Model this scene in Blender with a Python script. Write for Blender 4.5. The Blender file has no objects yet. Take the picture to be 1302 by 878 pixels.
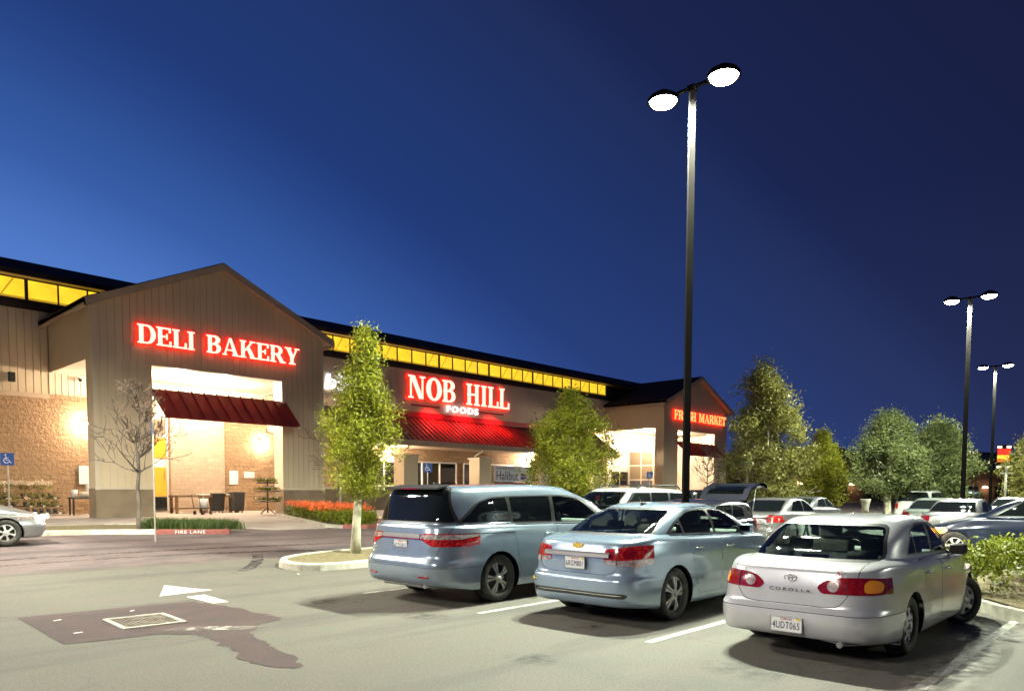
import bpy, bmesh, math, random
from mathutils import Vector, Matrix
PI = math.pi
R = math.radians
random.seed(7)
scene = bpy.context.scene
COL = scene.collection

# ------------------------------------------------------------------ camera
CAM_YAW, CAM_PITCH, CAM_ROLL, CAM_H = 43.2496, -3.1883, 0.2182, 1.625
cam_data = bpy.data.cameras.new('camera')
cam = bpy.data.objects.new('camera', cam_data)
COL.objects.link(cam)
_yw, _pt, _rl = R(CAM_YAW), R(CAM_PITCH), R(CAM_ROLL)
_f = Vector((math.cos(_yw), math.sin(_yw), 0)); _r = Vector((math.sin(_yw), -math.cos(_yw), 0)); _u = Vector((0, 0, 1))
_f2 = _f*math.cos(_pt) + _u*math.sin(_pt); _u2 = _u*math.cos(_pt) - _f*math.sin(_pt)
_r3 = _r*math.cos(_rl) + _u2*math.sin(_rl); _u3 = _u2*math.cos(_rl) - _r*math.sin(_rl)
cam.matrix_world = Matrix(((_r3.x, _u3.x, -_f2.x, 0), (_r3.y, _u3.y, -_f2.y, 0), (_r3.z, _u3.z, -_f2.z, CAM_H), (0, 0, 0, 1)))
cam_data.sensor_width = 36.0
cam_data.sensor_fit = 'HORIZONTAL'
cam_data.lens = 922.6*36/1302
cam_data.shift_y = (674.93-439)/1302
cam_data.clip_start = 0.1
cam_data.clip_end = 9000
scene.camera = cam

# ------------------------------------------------------------------ view, world
scene.view_settings.view_transform = 'Standard'
scene.view_settings.look = 'None'
scene.view_settings.exposure = 0.15
scene.view_settings.gamma = 1.0
scene.render.engine = 'CYCLES'
scene.cycles.use_denoising = True
scene.cycles.max_bounces = 6
scene.cycles.transparent_max_bounces = 12
scene.cycles.sample_clamp_indirect = 6.0
scene.cycles.caustics_reflective = False
scene.cycles.caustics_refractive = False

world = bpy.data.worlds.new('World'); scene.world = world; world.use_nodes = True
nt = world.node_tree; nt.nodes.clear()
wo = nt.nodes.new('ShaderNodeOutputWorld'); bg = nt.nodes.new('ShaderNodeBackground'); bg2 = nt.nodes.new('ShaderNodeBackground')
add = nt.nodes.new('ShaderNodeAddShader')
sky = nt.nodes.new('ShaderNodeTexSky'); sky.sky_type = 'NISHITA'; sky.sun_disc = False
sky.sun_elevation = R(-4.0); sky.sun_rotation = R(-60); sky.altitude = 20
bg2.inputs[1].default_value = 0.015
nt.links.new(sky.outputs[0], bg2.inputs[0])
# the afterglow: brightest low over the store (where the sun went down), night blue elsewhere
geo = nt.nodes.new('ShaderNodeTexCoord')
dot = nt.nodes.new('ShaderNodeVectorMath'); dot.operation = 'DOT_PRODUCT'
_az = R(95)
dot.inputs[1].default_value = (math.cos(_az), math.sin(_az), -0.9)
nt.links.new(geo.outputs['Generated'], dot.inputs[0])
rmp = nt.nodes.new('ShaderNodeValToRGB'); cr = rmp.color_ramp
cr.elements[0].position = 0.0; cr.elements[0].color = (0.0085, 0.011, 0.045, 1)
cr.elements[1].position = 1.0; cr.elements[1].color = (0.14, 0.27, 0.62, 1)
for p, c in ((0.05, (0.0085, 0.0125, 0.050)), (0.26, (0.0095, 0.0165, 0.070)), (0.314, (0.0125, 0.0250, 0.098)), (0.55, (0.0140, 0.040, 0.172)), (0.593, (0.0185, 0.053, 0.215)), (0.696, (0.036, 0.102, 0.355)), (0.771, (0.070, 0.172, 0.51))):
    e = cr.elements.new(p); e.color = (*c, 1)
mrs = nt.nodes.new('ShaderNodeMapRange'); mrs.inputs[1].default_value = -.4; mrs.inputs[2].default_value = 1.0
nt.links.new(dot.outputs['Value'], mrs.inputs[0]); nt.links.new(mrs.outputs[0], rmp.inputs[0])
# a little warm violet haze near the ground
sep = nt.nodes.new('ShaderNodeSeparateXYZ'); nt.links.new(geo.outputs['Generated'], sep.inputs[0])
r2 = nt.nodes.new('ShaderNodeValToRGB'); r2.color_ramp.elements[0].position = 0.0; r2.color_ramp.elements[0].color = (0.010, 0.010, 0.014, 1)
r2.color_ramp.elements[1].position = 0.35; r2.color_ramp.elements[1].color = (0, 0, 0, 1)
nt.links.new(sep.outputs['Z'], r2.inputs[0])
mx = nt.nodes.new('ShaderNodeMixRGB'); mx.blend_type = 'ADD'; mx.inputs[0].default_value = 1.0
nt.links.new(rmp.outputs[0], mx.inputs[1]); nt.links.new(r2.outputs[0], mx.inputs[2])
nt.links.new(mx.outputs[0], bg.inputs[0]); bg.inputs[1].default_value = 1.0
nt.links.new(bg.outputs[0], add.inputs[0]); nt.links.new(bg2.outputs[0], add.inputs[1]); nt.links.new(add.outputs[0], wo.inputs[0])
# ------------------------------------------------------------------ helpers
def gz(y):
    return .45*min(1, max(0, (y-12)/18.0))

def tag(o, label=None, cat=None, group=None, kind=None):
    if label: o['label'] = label
    if cat: o['category'] = cat
    if group: o['group'] = group
    if kind: o['kind'] = kind
    return o

def empty(name, loc=(0, 0, 0), rz=0, parent=None):
    o = bpy.data.objects.new(name, None); COL.objects.link(o)
    o.location = loc; o.rotation_euler = (0, 0, rz); o.empty_display_size = .2
    if parent: o.parent = parent
    return o

def link_mesh(name, me, parent=None):
    o = bpy.data.objects.new(name, me); COL.objects.link(o)
    if parent: o.parent = parent
    return o

class MB:
    """collects shapes into one bmesh, then one object"""
    def __init__(s): s.bm = bmesh.new()
    def box(s, c, d, mi=0, rot=None, bev=0, taper=None):
        m = Matrix.Translation(Vector(c))
        if rot: m = m @ (Matrix.Rotation(rot[2], 4, 'Z') @ Matrix.Rotation(rot[1], 4, 'Y') @ Matrix.Rotation(rot[0], 4, 'X'))
        vs = []
        for z in (-.5, .5):
            k = taper if (taper and z > 0) else 1
            for x, y in ((-.5, -.5), (.5, -.5), (.5, .5), (-.5, .5)):
                vs.append(s.bm.verts.new(m @ Vector((x*d[0]*k, y*d[1]*k, z*d[2]))))
        fs = [s.bm.faces.new([vs[i] for i in f]) for f in ((3, 2, 1, 0), (4, 5, 6, 7), (0, 1, 5, 4), (1, 2, 6, 5), (2, 3, 7, 6), (3, 0, 4, 7))]
        for f in fs: f.material_index = mi
        if bev:
            es = list({e for f in fs for e in f.edges})
            r = bmesh.ops.bevel(s.bm, geom=es, offset=bev, segments=2, affect='EDGES', profile=.6)
            for f in r['faces']: f.material_index = mi; f.smooth = True
        return s
    def bx(s, x0, x1, y0, y1, z0, z1, mi=0, bev=0):
        return s.box(((x0+x1)/2, (y0+y1)/2, (z0+z1)/2), (abs(x1-x0), abs(y1-y0), abs(z1-z0)), mi, None, bev)
    def poly(s, pts, mi=0, smooth=False):
        f = s.bm.faces.new([s.bm.verts.new(Vector(p)) for p in pts]); f.material_index = mi; f.smooth = smooth
        return f
    def prism(s, pts, vec, mi=0, caps=True):
        """pts: 3D polygon, extruded by vec"""
        vec = Vector(vec); a = [s.bm.verts.new(Vector(p)) for p in pts]; b = [s.bm.verts.new(Vector(p)+vec) for p in pts]
        n = len(a); fs = []
        for i in range(n): fs.append(s.bm.faces.new((a[i], a[(i+1) % n], b[(i+1) % n], b[i])))
        if caps: fs.append(s.bm.faces.new(a[::-1])); fs.append(s.bm.faces.new(b))
        for f in fs: f.material_index = mi
        return s
    def tube(s, pts, rad, n=8, mi=0, cap=True):
        rings = []; P = [Vector(p) for p in pts]
        rr = rad if isinstance(rad, (list, tuple)) else [rad]*len(P)
        up = None
        for i, p in enumerate(P):
            t = (P[min(i+1, len(P)-1)] - P[max(i-1, 0)]).normalized()
            if up is None: up = Vector((0, 0, 1)) if abs(t.z) < .9 else Vector((1, 0, 0))
            a = up - t*up.dot(t)
            if a.length < 1e-4: a = t.orthogonal()
            a.normalize(); b = t.cross(a); up = a
            rings.append([s.bm.verts.new(p + (a*math.cos(2*PI*k/n) + b*math.sin(2*PI*k/n))*rr[i]) for k in range(n)])
        for r0, r1 in zip(rings, rings[1:]):
            for k in range(n):
                f = s.bm.faces.new((r0[k], r0[(k+1) % n], r1[(k+1) % n], r1[k])); f.smooth = True; f.material_index = mi
        if cap:
            for r in (rings[0], rings[-1]):
                f = s.bm.faces.new(r); f.material_index = mi
        return s
    def lathe(s, prof, c=(0, 0, 0), n=24, mi=0, axis='Z', smooth=True):
        """prof: list of (r, h)"""
        rings = []
        for r, h in prof:
            ring = []
            for k in range(n):
                a = 2*PI*k/n; x, y = r*math.cos(a), r*math.sin(a)
                p = (x, y, h) if axis == 'Z' else ((h, x, y) if axis == 'X' else (x, h, y))
                ring.append(s.bm.verts.new(Vector(p)+Vector(c)))
            rings.append(ring)
        for r0, r1 in zip(rings, rings[1:]):
            for k in range(n):
                f = s.bm.faces.new((r0[k], r0[(k+1) % n], r1[(k+1) % n], r1[k])); f.smooth = smooth; f.material_index = mi
        return s
    def build(s, name, mats, parent=None, loc=None, rz=None, norm=True):
        bmesh.ops.remove_doubles(s.bm, verts=s.bm.verts, dist=1e-6)
        if norm: bmesh.ops.recalc_face_normals(s.bm, faces=s.bm.faces)
        me = bpy.data.meshes.new(name); s.bm.to_mesh(me); s.bm.free()
        for m in (mats if isinstance(mats, (list, tuple)) else [mats]): me.materials.append(m)
        o = link_mesh(name, me, parent)
        if loc is not None: o.location = loc
        if rz is not None: o.rotation_euler.z = rz
        return o

def text(name, body, size, mat, parent=None, loc=(0, 0, 0), rot=(PI/2, 0, 0), ext=.002, align='CENTER', sx=1.0, space=1.0, shear=0):
    cu = bpy.data.curves.new(name, 'FONT'); cu.body = body; cu.size = size; cu.extrude = ext
    cu.align_x = align; cu.align_y = 'CENTER'; cu.space_character = space; cu.shear = shear; cu.resolution_u = 3
    cu.materials.append(mat)
    o = bpy.data.objects.new(name, cu); COL.objects.link(o)
    if parent: o.parent = parent
    o.location = loc; o.rotation_euler = rot; o.scale = (sx, 1, 1)
    return o

def copy_tree(o, parent=None):
    c = o.copy(); COL.objects.link(c)
    if parent: c.parent = parent
    for ch in list(o.children): copy_tree(ch, c)
    return c

# ------------------------------------------------------------------ materials
def mat(name, col=(.5, .5, .5), rough=.6, metal=0, coat=0, emis=None, es=0, spec=None, alpha=None):
    m = bpy.data.materials.new(name); m.use_nodes = True
    b = m.node_tree.nodes['Principled BSDF']
    b.inputs['Base Color'].default_value = (*col, 1); b.inputs['Roughness'].default_value = rough
    b.inputs['Metallic'].default_value = metal; b.inputs['Coat Weight'].default_value = coat
    b.inputs['Coat Roughness'].default_value = .04
    if spec is not None: b.inputs['Specular IOR Level'].default_value = spec
    if emis: b.inputs['Emission Color'].default_value = (*emis, 1); b.inputs['Emission Strength'].default_value = es
    return m

def bsdf(m): return m.node_tree.nodes['Principled BSDF']

def noisy(m, col2, scale=5, detail=6, lo=.4, hi=.65, coord='Object', bump=0, bscale=None, stretch=(1, 1, 1), rough2=None):
    """mix base colour with col2 through noise; optional bump"""
    n = m.node_tree.nodes; l = m.node_tree.links; b = bsdf(m)
    tc = n.new('ShaderNodeTexCoord'); mp = n.new('ShaderNodeMapping'); mp.inputs['Scale'].default_value = stretch
    l.new(tc.outputs[coord], mp.inputs[0])
    t = n.new('ShaderNodeTexNoise'); t.inputs['Scale'].default_value = scale; t.inputs['Detail'].default_value = detail
    l.new(mp.outputs[0], t.inputs['Vector'])
    mr = n.new('ShaderNodeMapRange'); mr.inputs[1].default_value = lo; mr.inputs[2].default_value = hi
    l.new(t.outputs[0], mr.inputs[0])
    mx = n.new('ShaderNodeMixRGB'); mx.inputs[1].default_value = b.inputs['Base Color'].default_value; mx.inputs[2].default_value = (*col2, 1)
    src = b.inputs['Base Color'].links[0].from_socket if b.inputs['Base Color'].links else None
    if src: l.new(src, mx.inputs[1])
    l.new(mr.outputs[0], mx.inputs[0]); l.new(mx.outputs[0], b.inputs['Base Color'])
    if bump:
        t2 = n.new('ShaderNodeTexNoise'); t2.inputs['Scale'].default_value = bscale or scale; t2.inputs['Detail'].default_value = detail
        l.new(mp.outputs[0], t2.inputs['Vector'])
        bp = n.new('ShaderNodeBump'); bp.inputs['Distance'].default_value = bump; bp.inputs['Strength'].default_value = 1
        l.new(t2.outputs[0], bp.inputs['Height']); l.new(bp.outputs[0], b.inputs['Normal'])
    return m

def backdark(m, col=(.012, .012, .013)):
    """the unseen inner side of body panels is dark trim"""
    n = m.node_tree.nodes; l = m.node_tree.links; b = bsdf(m)
    g = n.new('ShaderNodeNewGeometry'); d = n.new('ShaderNodeBsdfDiffuse'); d.inputs[0].default_value = (*col, 1)
    ms = n.new('ShaderNodeMixShader'); out = n['Material Output']
    l.new(g.outputs['Backfacing'], ms.inputs[0]); l.new(b.outputs[0], ms.inputs[1]); l.new(d.outputs[0], ms.inputs[2]); l.new(ms.outputs[0], out.inputs[0])
    return m

def paint(name, col, metal=.55, rough=.34):
    m = mat(name, col, rough, metal, 1.0)
    noisy(m, tuple(c*.86 for c in col), 3.0, 4, .35, .7)
    return backdark(m)

def glass(name, tint=(.35, .42, .38), opac=.25, dark=(.008, .010, .010)):
    """car glass: part dark film, part clear, with a sharp reflection"""
    m = bpy.data.materials.new(name); m.use_nodes = True; n = m.node_tree.nodes; l = m.node_tree.links; n.clear()
    out = n.new('ShaderNodeOutputMaterial'); tr = n.new('ShaderNodeBsdfTransparent'); tr.inputs[0].default_value = (*tint, 1)
    df = n.new('ShaderNodeBsdfDiffuse'); df.inputs[0].default_value = (*dark, 1)
    m1 = n.new('ShaderNodeMixShader'); m1.inputs[0].default_value = opac
    gl = n.new('ShaderNodeBsdfGlossy'); gl.inputs['Roughness'].default_value = .02; gl.inputs[0].default_value = (1, 1, 1, 1)
    fr = n.new('ShaderNodeFresnel'); fr.inputs[0].default_value = 1.5
    m2 = n.new('ShaderNodeMixShader')
    l.new(tr.outputs[0], m1.inputs[1]); l.new(df.outputs[0], m1.inputs[2])
    l.new(fr.outputs[0], m2.inputs[0]); l.new(m1.outputs[0], m2.inputs[1]); l.new(gl.outputs[0], m2.inputs[2]); l.new(m2.outputs[0], out.inputs[0])
    return m

M = {}
M['black'] = mat('black_trim', (.012, .012, .013), .45)
M['gap'] = mat('panel_gap', (.006, .006, .006), .8)
M['plastic'] = mat('dark_plastic', (.03, .03, .032), .5)
M['chrome'] = mat('chrome', (.75, .75, .76), .12, 1)
M['steel'] = mat('brushed_steel', (.55, .55, .55), .3, 1)
M['white'] = mat('white_paint', (.78, .78, .76), .5)
M['tyre'] = noisy(mat('tyre_rubber', (.022, .021, .020), .75), (.045, .042, .038), 14, 3)
M['alloy'] = noisy(mat('alloy_rim', (.68, .67, .64), .35, .3), (.50, .49, .47), 9, 3)
M['hubcap'] = noisy(mat('hubcap_silver', (.74, .73, .72), .38, .15), (.56, .54, .50), 7, 4)
M['lamp_red'] = noisy(mat('tail_red', (.17, .003, .008), .12, 0, 1), (.30, .006, .010), 28, 2)
M['lamp_red2'] = noisy(mat('tail_red_bright', (.30, .006, .006), .10, 0, 1), (.62, .03, .02), 22, 2, .45, .6)
M['dark_mirror'] = mat('mirror_glass', (.06, .06, .065), .05, 1)
M['satin'] = mat('satin_chrome', (.40, .38, .37), .32, .55)
M['lamp_amber'] = mat('tail_amber', (.85, .30, .02), .12, 0, 1)
M['lamp_clear'] = noisy(mat('tail_clear', (.60, .54, .52), .12, .3, 1), (.34, .22, .20), 24, 2)
M['seat'] = noisy(mat('seat_cloth', (.24, .25, .24), .9), (.18, .19, .185), 20)
M['dashm'] = mat('dashboard_plastic', (.16, .17, .165), .7)
M['plate'] = mat('plate_white', (.72, .72, .72), .35)
M['ink'] = mat('plate_ink', (.015, .02, .08), .5)
M['ink_red'] = mat('plate_red_ink', (.45, .05, .06), .5)
M['ink_yel'] = mat('plate_sticker', (.75, .60, .05), .5)
M['glass_clear'] = glass('clear_car_glass', (.80, .90, .84), .05, (.02, .03, .025))
M['glass_tint'] = glass('tinted_car_glass', (.10, .11, .11), .75)
M['glass_dark'] = glass('privacy_glass', (.02, .02, .022), .95)
# ------------------------------------------------------------------ cars
def lerp_tab(tab, x):
    if not isinstance(tab, (list, tuple)): return tab
    if x <= tab[0][0]: return tab[0][1]
    for (a, va), (b, vb) in zip(tab, tab[1:]):
        if x <= b:
            t = (x-a)/(b-a); t = t*t*(3-2*t)*.5 + t*.5
            return va+(vb-va)*t
    return tab[-1][1]

def outline(lv, Mn):
    """half plan outline of one level, rear centre to front centre, as Mn+1 points"""
    xr, xf, w = lv['xr'], lv['xf'], lv['w']; nr, nf = lv.get('nr', 4.5), lv.get('nf', 3.6)
    xm = lv.get('xm', (xr+xf)/2)
    pts = []
    for i in range(361):
        th = PI - PI*i/360; c, s = math.cos(th), math.sin(th)
        n = nr if c < 0 else nf; a = (xm-xr) if c < 0 else (xf-xm)
        x = xm + a*math.copysign(abs(c)**(2/n), c); y = w*abs(s)**(2/n)
        pts.append((x, y))
    # side bulge table
    acc = [0]
    for p, q in zip(pts, pts[1:]): acc.append(acc[-1]+math.hypot(q[0]-p[0], q[1]-p[1]))
    out = []; j = 0
    for k in range(Mn+1):
        d = acc[-1]*k/Mn
        while j < len(acc)-2 and acc[j+1] < d: j += 1
        t = (d-acc[j])/max(1e-9, acc[j+1]-acc[j])
        x = pts[j][0]+(pts[j+1][0]-pts[j][0])*t; y = pts[j][1]+(pts[j+1][1]-pts[j][1])*t
        out.append(Vector((x, max(0, y), lerp_tab(lv['z'], x) + lv.get('crown', 0)*(1-(y/max(w, 1e-6))**2))))
    out[0].y = 0; out[-1].y = 0
    return out

def car_shell(levels, Mn=96, step=.05):
    P = [outline(l, Mn) for l in levels]
    K = len(P)
    S = [0]
    for k in range(K-1): S.append(S[-1] + max(.01, sum((P[k+1][i]-P[k][i]).length for i in range(Mn+1))/(Mn+1)))
    rows = []
    def slope(k, i, c):
        if k == 0 or k == K-1 or levels[k].get('sharp'): return None
        d0 = (P[k][i][c]-P[k-1][i][c])/(S[k]-S[k-1]); d1 = (P[k+1][i][c]-P[k][i][c])/(S[k+1]-S[k])
        if d0*d1 <= 0: return 0.0
        h0, h1 = S[k]-S[k-1], S[k+1]-S[k]; w1, w2 = 2*h1+h0, h1+2*h0
        return (w1+w2)/(w1/d0+w2/d1)
    for k in range(K-1):
        h = S[k+1]-S[k]
        n = max(1, min(9, math.ceil(max((P[k+1][i]-P[k][i]).length for i in range(0, Mn+1, 6))/step)))
        for j in range(n):
            t = j/n; row = []
            for i in range(Mn+1):
                v = [0, 0, 0]
                for c in range(3):
                    p0, p1 = P[k][i][c], P[k+1][i][c]; sec = (p1-p0)/h
                    m0 = slope(k, i, c); m1 = slope(k+1, i, c)
                    m0 = sec if m0 is None else m0; m1 = sec if m1 is None else m1
                    v[c] = p0*(2*t**3-3*t*t+1) + m0*h*(t**3-2*t*t+t) + p1*(3*t*t-2*t**3) + m1*h*(t**3-t*t)
                row.append(Vector(v))
            rows.append(row)
    rows.append(P[-1])
    bm = bmesh.new(); grid = []
    for row in rows:
        L = [bm.verts.new(v) for v in row]
        Rr = [L[0]] + [bm.verts.new((v.x, -v.y, v.z)) for v in row[1:-1]] + [L[-1]]
        grid.append(L + Rr[1:-1][::-1])      # closed ring
    n = len(grid[0])
    for a, b in zip(grid, grid[1:]):
        for i in range(n):
            f = bm.faces.new((a[i], b[i], b[(i+1) % n], a[(i+1) % n])); f.smooth = True
    # roof seam: stitch the last ring shut
    last = grid[-1]; m = n//2
    for i in range(m):
        q = [last[i], last[i+1], last[(n-i-1) % n], last[(n-i) % n]]
        q2 = []
        for v in q:
            if v not in q2: q2.append(v)
        if len(q2) >= 3:
            try: f = bm.faces.new(q2); f.smooth = True
            except ValueError: pass
    bmesh.ops.recalc_face_normals(bm, faces=bm.faces)
    bm.normal_update()
    top = max(bm.faces, key=lambda f: f.calc_center_median().z)
    if top.normal.z < 0: bmesh.ops.reverse_faces(bm, faces=bm.faces)
    bm.faces.layers.int.new('tag')
    return bm

def roundpoly(pts, r=.03, seg=3):
    out = []; n = len(pts)
    for i in range(n):
        p = Vector(pts[i][:2]); a = Vector(pts[i-1][:2]); b = Vector(pts[(i+1) % n][:2])
        rr = pts[i][2] if len(pts[i]) > 2 else r
        rr = min(rr, (a-p).length*.45, (b-p).length*.45)
        if rr < .004: out.append((p.x, p.y)); continue
        u = p + (a-p).normalized()*rr; v = p + (b-p).normalized()*rr
        for k in range(seg+1):
            t = k/seg; q = u*(1-t)**2 + p*2*t*(1-t) + v*t*t; out.append((q.x, q.y))
    return out

def inpoly(x, y, poly):
    c = False; j = len(poly)-1
    for i in range(len(poly)):
        xi, yi = poly[i]; xj, yj = poly[j]
        if (yi > y) != (yj > y) and x < (xj-xi)*(y-yi)/(yj-yi)+xi: c = not c
        j = i
    return c

def offset_poly(poly, d):
    """move every edge inwards by d (d<0 outwards); poly any winding"""
    A = sum(poly[i-1][0]*poly[i][1]-poly[i][0]*poly[i-1][1] for i in range(len(poly)))
    s = 1 if A > 0 else -1; n = len(poly); out = []
    for i in range(n):
        a, p, b = Vector(poly[i-1]), Vector(poly[i]), Vector(poly[(i+1) % n])
        e1 = (p-a).normalized(); e2 = (b-p).normalized()
        n1 = Vector((-e1.y, e1.x))*s; n2 = Vector((-e2.y, e2.x))*s
        m = (n1+n2); m = m.normalized() if m.length > 1e-6 else n1
        k = d/max(.35, m.dot(n1)); out.append((p.x+m.x*k, p.y+m.y*k))
    return out

class Body:
    def __init__(s, bm): s.bm = bm; s.lay = bm.faces.layers.int['tag']; s.tags = {'body': 0}; s.info = {}
    def cut(s, poly, ax, filt, tagname, only=None, info=None):
        a, b = (0, 2) if ax == 'side' else ((1, 2) if ax == 'end' else (0, 1))
        xs = [p[0] for p in poly]; ys = [p[1] for p in poly]; m = .02
        x0, x1, y0, y1 = min(xs)-m, max(xs)+m, min(ys)-m, max(ys)+m
        bm = s.bm; bm.faces.ensure_lookup_table()
        def cand():
            out = []
            for f in bm.faces:
                c = f.calc_center_bounds()
                if x0-.12 < c[a] < x1+.12 and y0-.12 < c[b] < y1+.12 and filt(c): out.append(f)
            return out
        C = cand()
        for i in range(len(poly)):
            p, q = poly[i-1], poly[i]
            dx, dy = q[0]-p[0], q[1]-p[1]
            if abs(dx)+abs(dy) < 1e-5: continue
            e0, e1 = min(p[0], q[0])-.002, max(p[0], q[0])+.002; g0, g1 = min(p[1], q[1])-.002, max(p[1], q[1])+.002
            F = []
            for f in C:
                if not f.is_valid: continue
                va = [v.co[a] for v in f.verts]; vb = [v.co[b] for v in f.verts]
                if max(va) < e0 or min(va) > e1 or max(vb) < g0 or min(vb) > g1: continue
                F.append(f)
            if not F: continue
            no = [0, 0, 0]; no[a] = dy; no[b] = -dx; co = [0, 0, 0]; co[a] = p[0]; co[b] = p[1]
            geom = F + list({e for f in F for e in f.edges}) + list({v for f in F for v in f.verts})
            r = bmesh.ops.bisect_plane(bm, geom=geom, dist=1e-5, plane_co=co, plane_no=no)
            newf = [g for g in r['geom'] if isinstance(g, bmesh.types.BMFace)]
            known = set(C); C += [f for f in newf if f not in known]
        t = s.tags.setdefault(tagname, len(s.tags))
        if info is not None: s.info[tagname] = info
        only_ids = None if only is None else {s.tags[o] for o in only if o in s.tags}
        for f in C:
            if not f.is_valid: continue
            c = f.calc_center_median()
            if inpoly(c[a], c[b], poly) and filt(c) and (only_ids is None or f[s.lay] in only_ids): f[s.lay] = t
    def emit(s, tagname, parent, name, m, off=0.0, thick=0, ruffle=None):
        t = s.tags.get(tagname)
        if t is None: return None
        bm = s.bm; fs = [f for f in bm.faces if f[s.lay] == t]
        if not fs: return None
        idx = {}; co = []; no = []; F = []
        for f in fs:
            r = []
            for v in f.verts:
                if v not in idx: idx[v] = len(co); co.append(v.co + v.normal*off); no.append(v.normal.copy())
                r.append(idx[v])
            F.append(r)
        me = bpy.data.meshes.new(name); me.from_pydata(co, [], F); me.materials.append(m)
        me.polygons.foreach_set('use_smooth', [True]*len(F))
        me.normals_split_custom_set_from_vertices(no)
        me.update()
        return link_mesh(name, me, parent)

def polar_rim(Rr, groups, opens, r0, r1, dish=.02, nr=9, per=24, slant=0.0):
    """a rim face: polar grid with holes; opens = [(phase0, phase1, r0, r1)] per group"""
    bm = bmesh.new(); N = groups*per; rad = [Rr*(.0+1.0*k/nr) for k in range(nr+1)]
    rad[0] = .004
    rads = sorted(set([.004, Rr*.2, r0, r0+.004] + [r0+(r1-r0)*k/6 for k in range(1, 6)] + [r1, Rr]))
    def hgt(r): return -dish*math.sin(min(1, r/Rr)*PI/2)**2 + (0.012 if r > Rr*.93 else 0)
    V = [[bm.verts.new((r*math.cos(2*PI*k/N), hgt(r), r*math.sin(2*PI*k/N))) for k in range(N)] for r in rads]
    for i in range(len(rads)-1):
        rm = (rads[i]+rads[i+1])/2
        for k in range(N):
            ph = ((k+.5)/per) % 1
            if any(a+slant*(rm-r0) < ph < b-slant*(rm-r0) and q0 < rm < q1 for a, b, q0, q1 in opens): continue
            f = bm.faces.new((V[i][k], V[i][(k+1) % N], V[i+1][(k+1) % N], V[i+1][k])); f.smooth = False
    bmesh.ops.delete(bm, geom=[v for v in bm.verts if not v.link_faces], context='VERTS')
    r = bmesh.ops.extrude_face_region(bm, geom=list(bm.faces))
    bmesh.ops.translate(bm, verts=[g for g in r['geom'] if isinstance(g, bmesh.types.BMVert)], vec=(0, .018, 0))
    bmesh.ops.recalc_face_normals(bm, faces=bm.faces)
    return bm

WHEEL_MESH = {}
def wheel_meshes(style, Rt, Rr, wd):
    key = (style, Rt, Rr, wd)
    if key in WHEEL_MESH: return WHEEL_MESH[key]
    # tyre: outer face at y=0, goes inwards to +wd   (right-hand wheel: outside is -y)
    b = MB(); h = wd
    prof = [(Rr-.012, .03), (Rr, .006), (Rr+.015, -.002), ((Rr+Rt)/2, -.012), (Rt-.03, -.006), (Rt-.010, .010), (Rt-.001, .035), (Rt, h/2), (Rt-.001, h-.035), (Rt-.012, h-.01), ((Rr+Rt)/2, h+.01), (Rr, h-.006), (Rr-.012, h-.03)]
    b.lathe(prof, n=56, axis='Y')
    for k in range(4):   # tread grooves
        pass
    bmesh.ops.recalc_face_normals(b.bm, faces=b.bm.faces)
    tm = bpy.data.meshes.new('tyre'); b.bm.to_mesh(tm); b.bm.free(); tm.materials.append(M['tyre'])
    b = MB()
    if style == 'hubcap':
        bm = polar_rim(Rr, 7, [(.24, .76, Rr*.56, Rr*.86)], Rr*.56, Rr*.86, dish=-.022, slant=-.9)
        mt = M['hubcap']
    elif style == 'twin5':
        bm = polar_rim(Rr, 5, [(.0, .30, Rr*.30, Rr*.9), (.70, 1.0, Rr*.30, Rr*.9), (.45, .55, Rr*.34, Rr*.86)], Rr*.30, Rr*.9, dish=-.03)
        mt = M['alloy']
    else:
        bm = polar_rim(Rr, 6, [(.0, .33, Rr*.34, Rr*.88), (.67, 1.0, Rr*.34, Rr*.88)], Rr*.34, Rr*.88, dish=-.02)
        mt = M['alloy']
    b.bm.free(); b.bm = bm
    b.lathe([(.035, -.0), (.033, -.012-.0), (.001, -.014)], (0, .0, 0), 20, 0, 'Y')
    for k in range(5):
        a = 2*PI*k/5; b.lathe([(.011, .01), (.011, -.008), (.0005, -.009)], (.057*math.cos(a)*1.2, .0, .057*math.sin(a)*1.2), 8, 1, 'Y')
    b.lathe([(Rr-.006, .02), (Rr-.02, .06), (Rr-.03, wd*.8)], n=40, mi=1, axis='Y')          # barrel
    b.lathe([(Rr-.03, .085), (.06, .085), (.002, .08)], n=32, mi=2, axis='Y')                # brake and back plate
    bmesh.ops.recalc_face_normals(b.bm, faces=b.bm.faces)
    rm = bpy.data.meshes.new('wheel'); b.bm.to_mesh(rm); b.bm.free()
    for q in (mt, M['steel'], M['black']): rm.materials.append(q)
    WHEEL_MESH[key] = (rm, tm)
    return rm, tm

def add_wheels(root, sp):
    rm, tm = wheel_meshes(sp.get('rim', 'six'), sp['R'], sp.get('Rr', sp['R']*.66), sp.get('tw', .2))
    for x, st in ((sp['ra'], 0), (sp['fa'], sp.get('steer', 0))):
        for side in (-1, 1):
            o = link_mesh('wheel', rm, root); t = link_mesh('tyre', tm, o)
            yy = sp['W']/2-sp.get('wi', .035)
            o.location = (x, side*yy, sp['R'])
            o.rotation_euler = (0, random.uniform(0, 1), (0 if side < 0 else PI)+st)
            o.rotation_mode = 'ZYX' if False else 'XYZ'
            if st:
                # turn about the kingpin, a little inboard
                k = Vector((x, side*(yy-.12), sp['R'])); off = Vector((0, side*.12, 0)); off.rotate(Matrix.Rotation(st, 3, 'Z'))
                o.location = k+off

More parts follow.
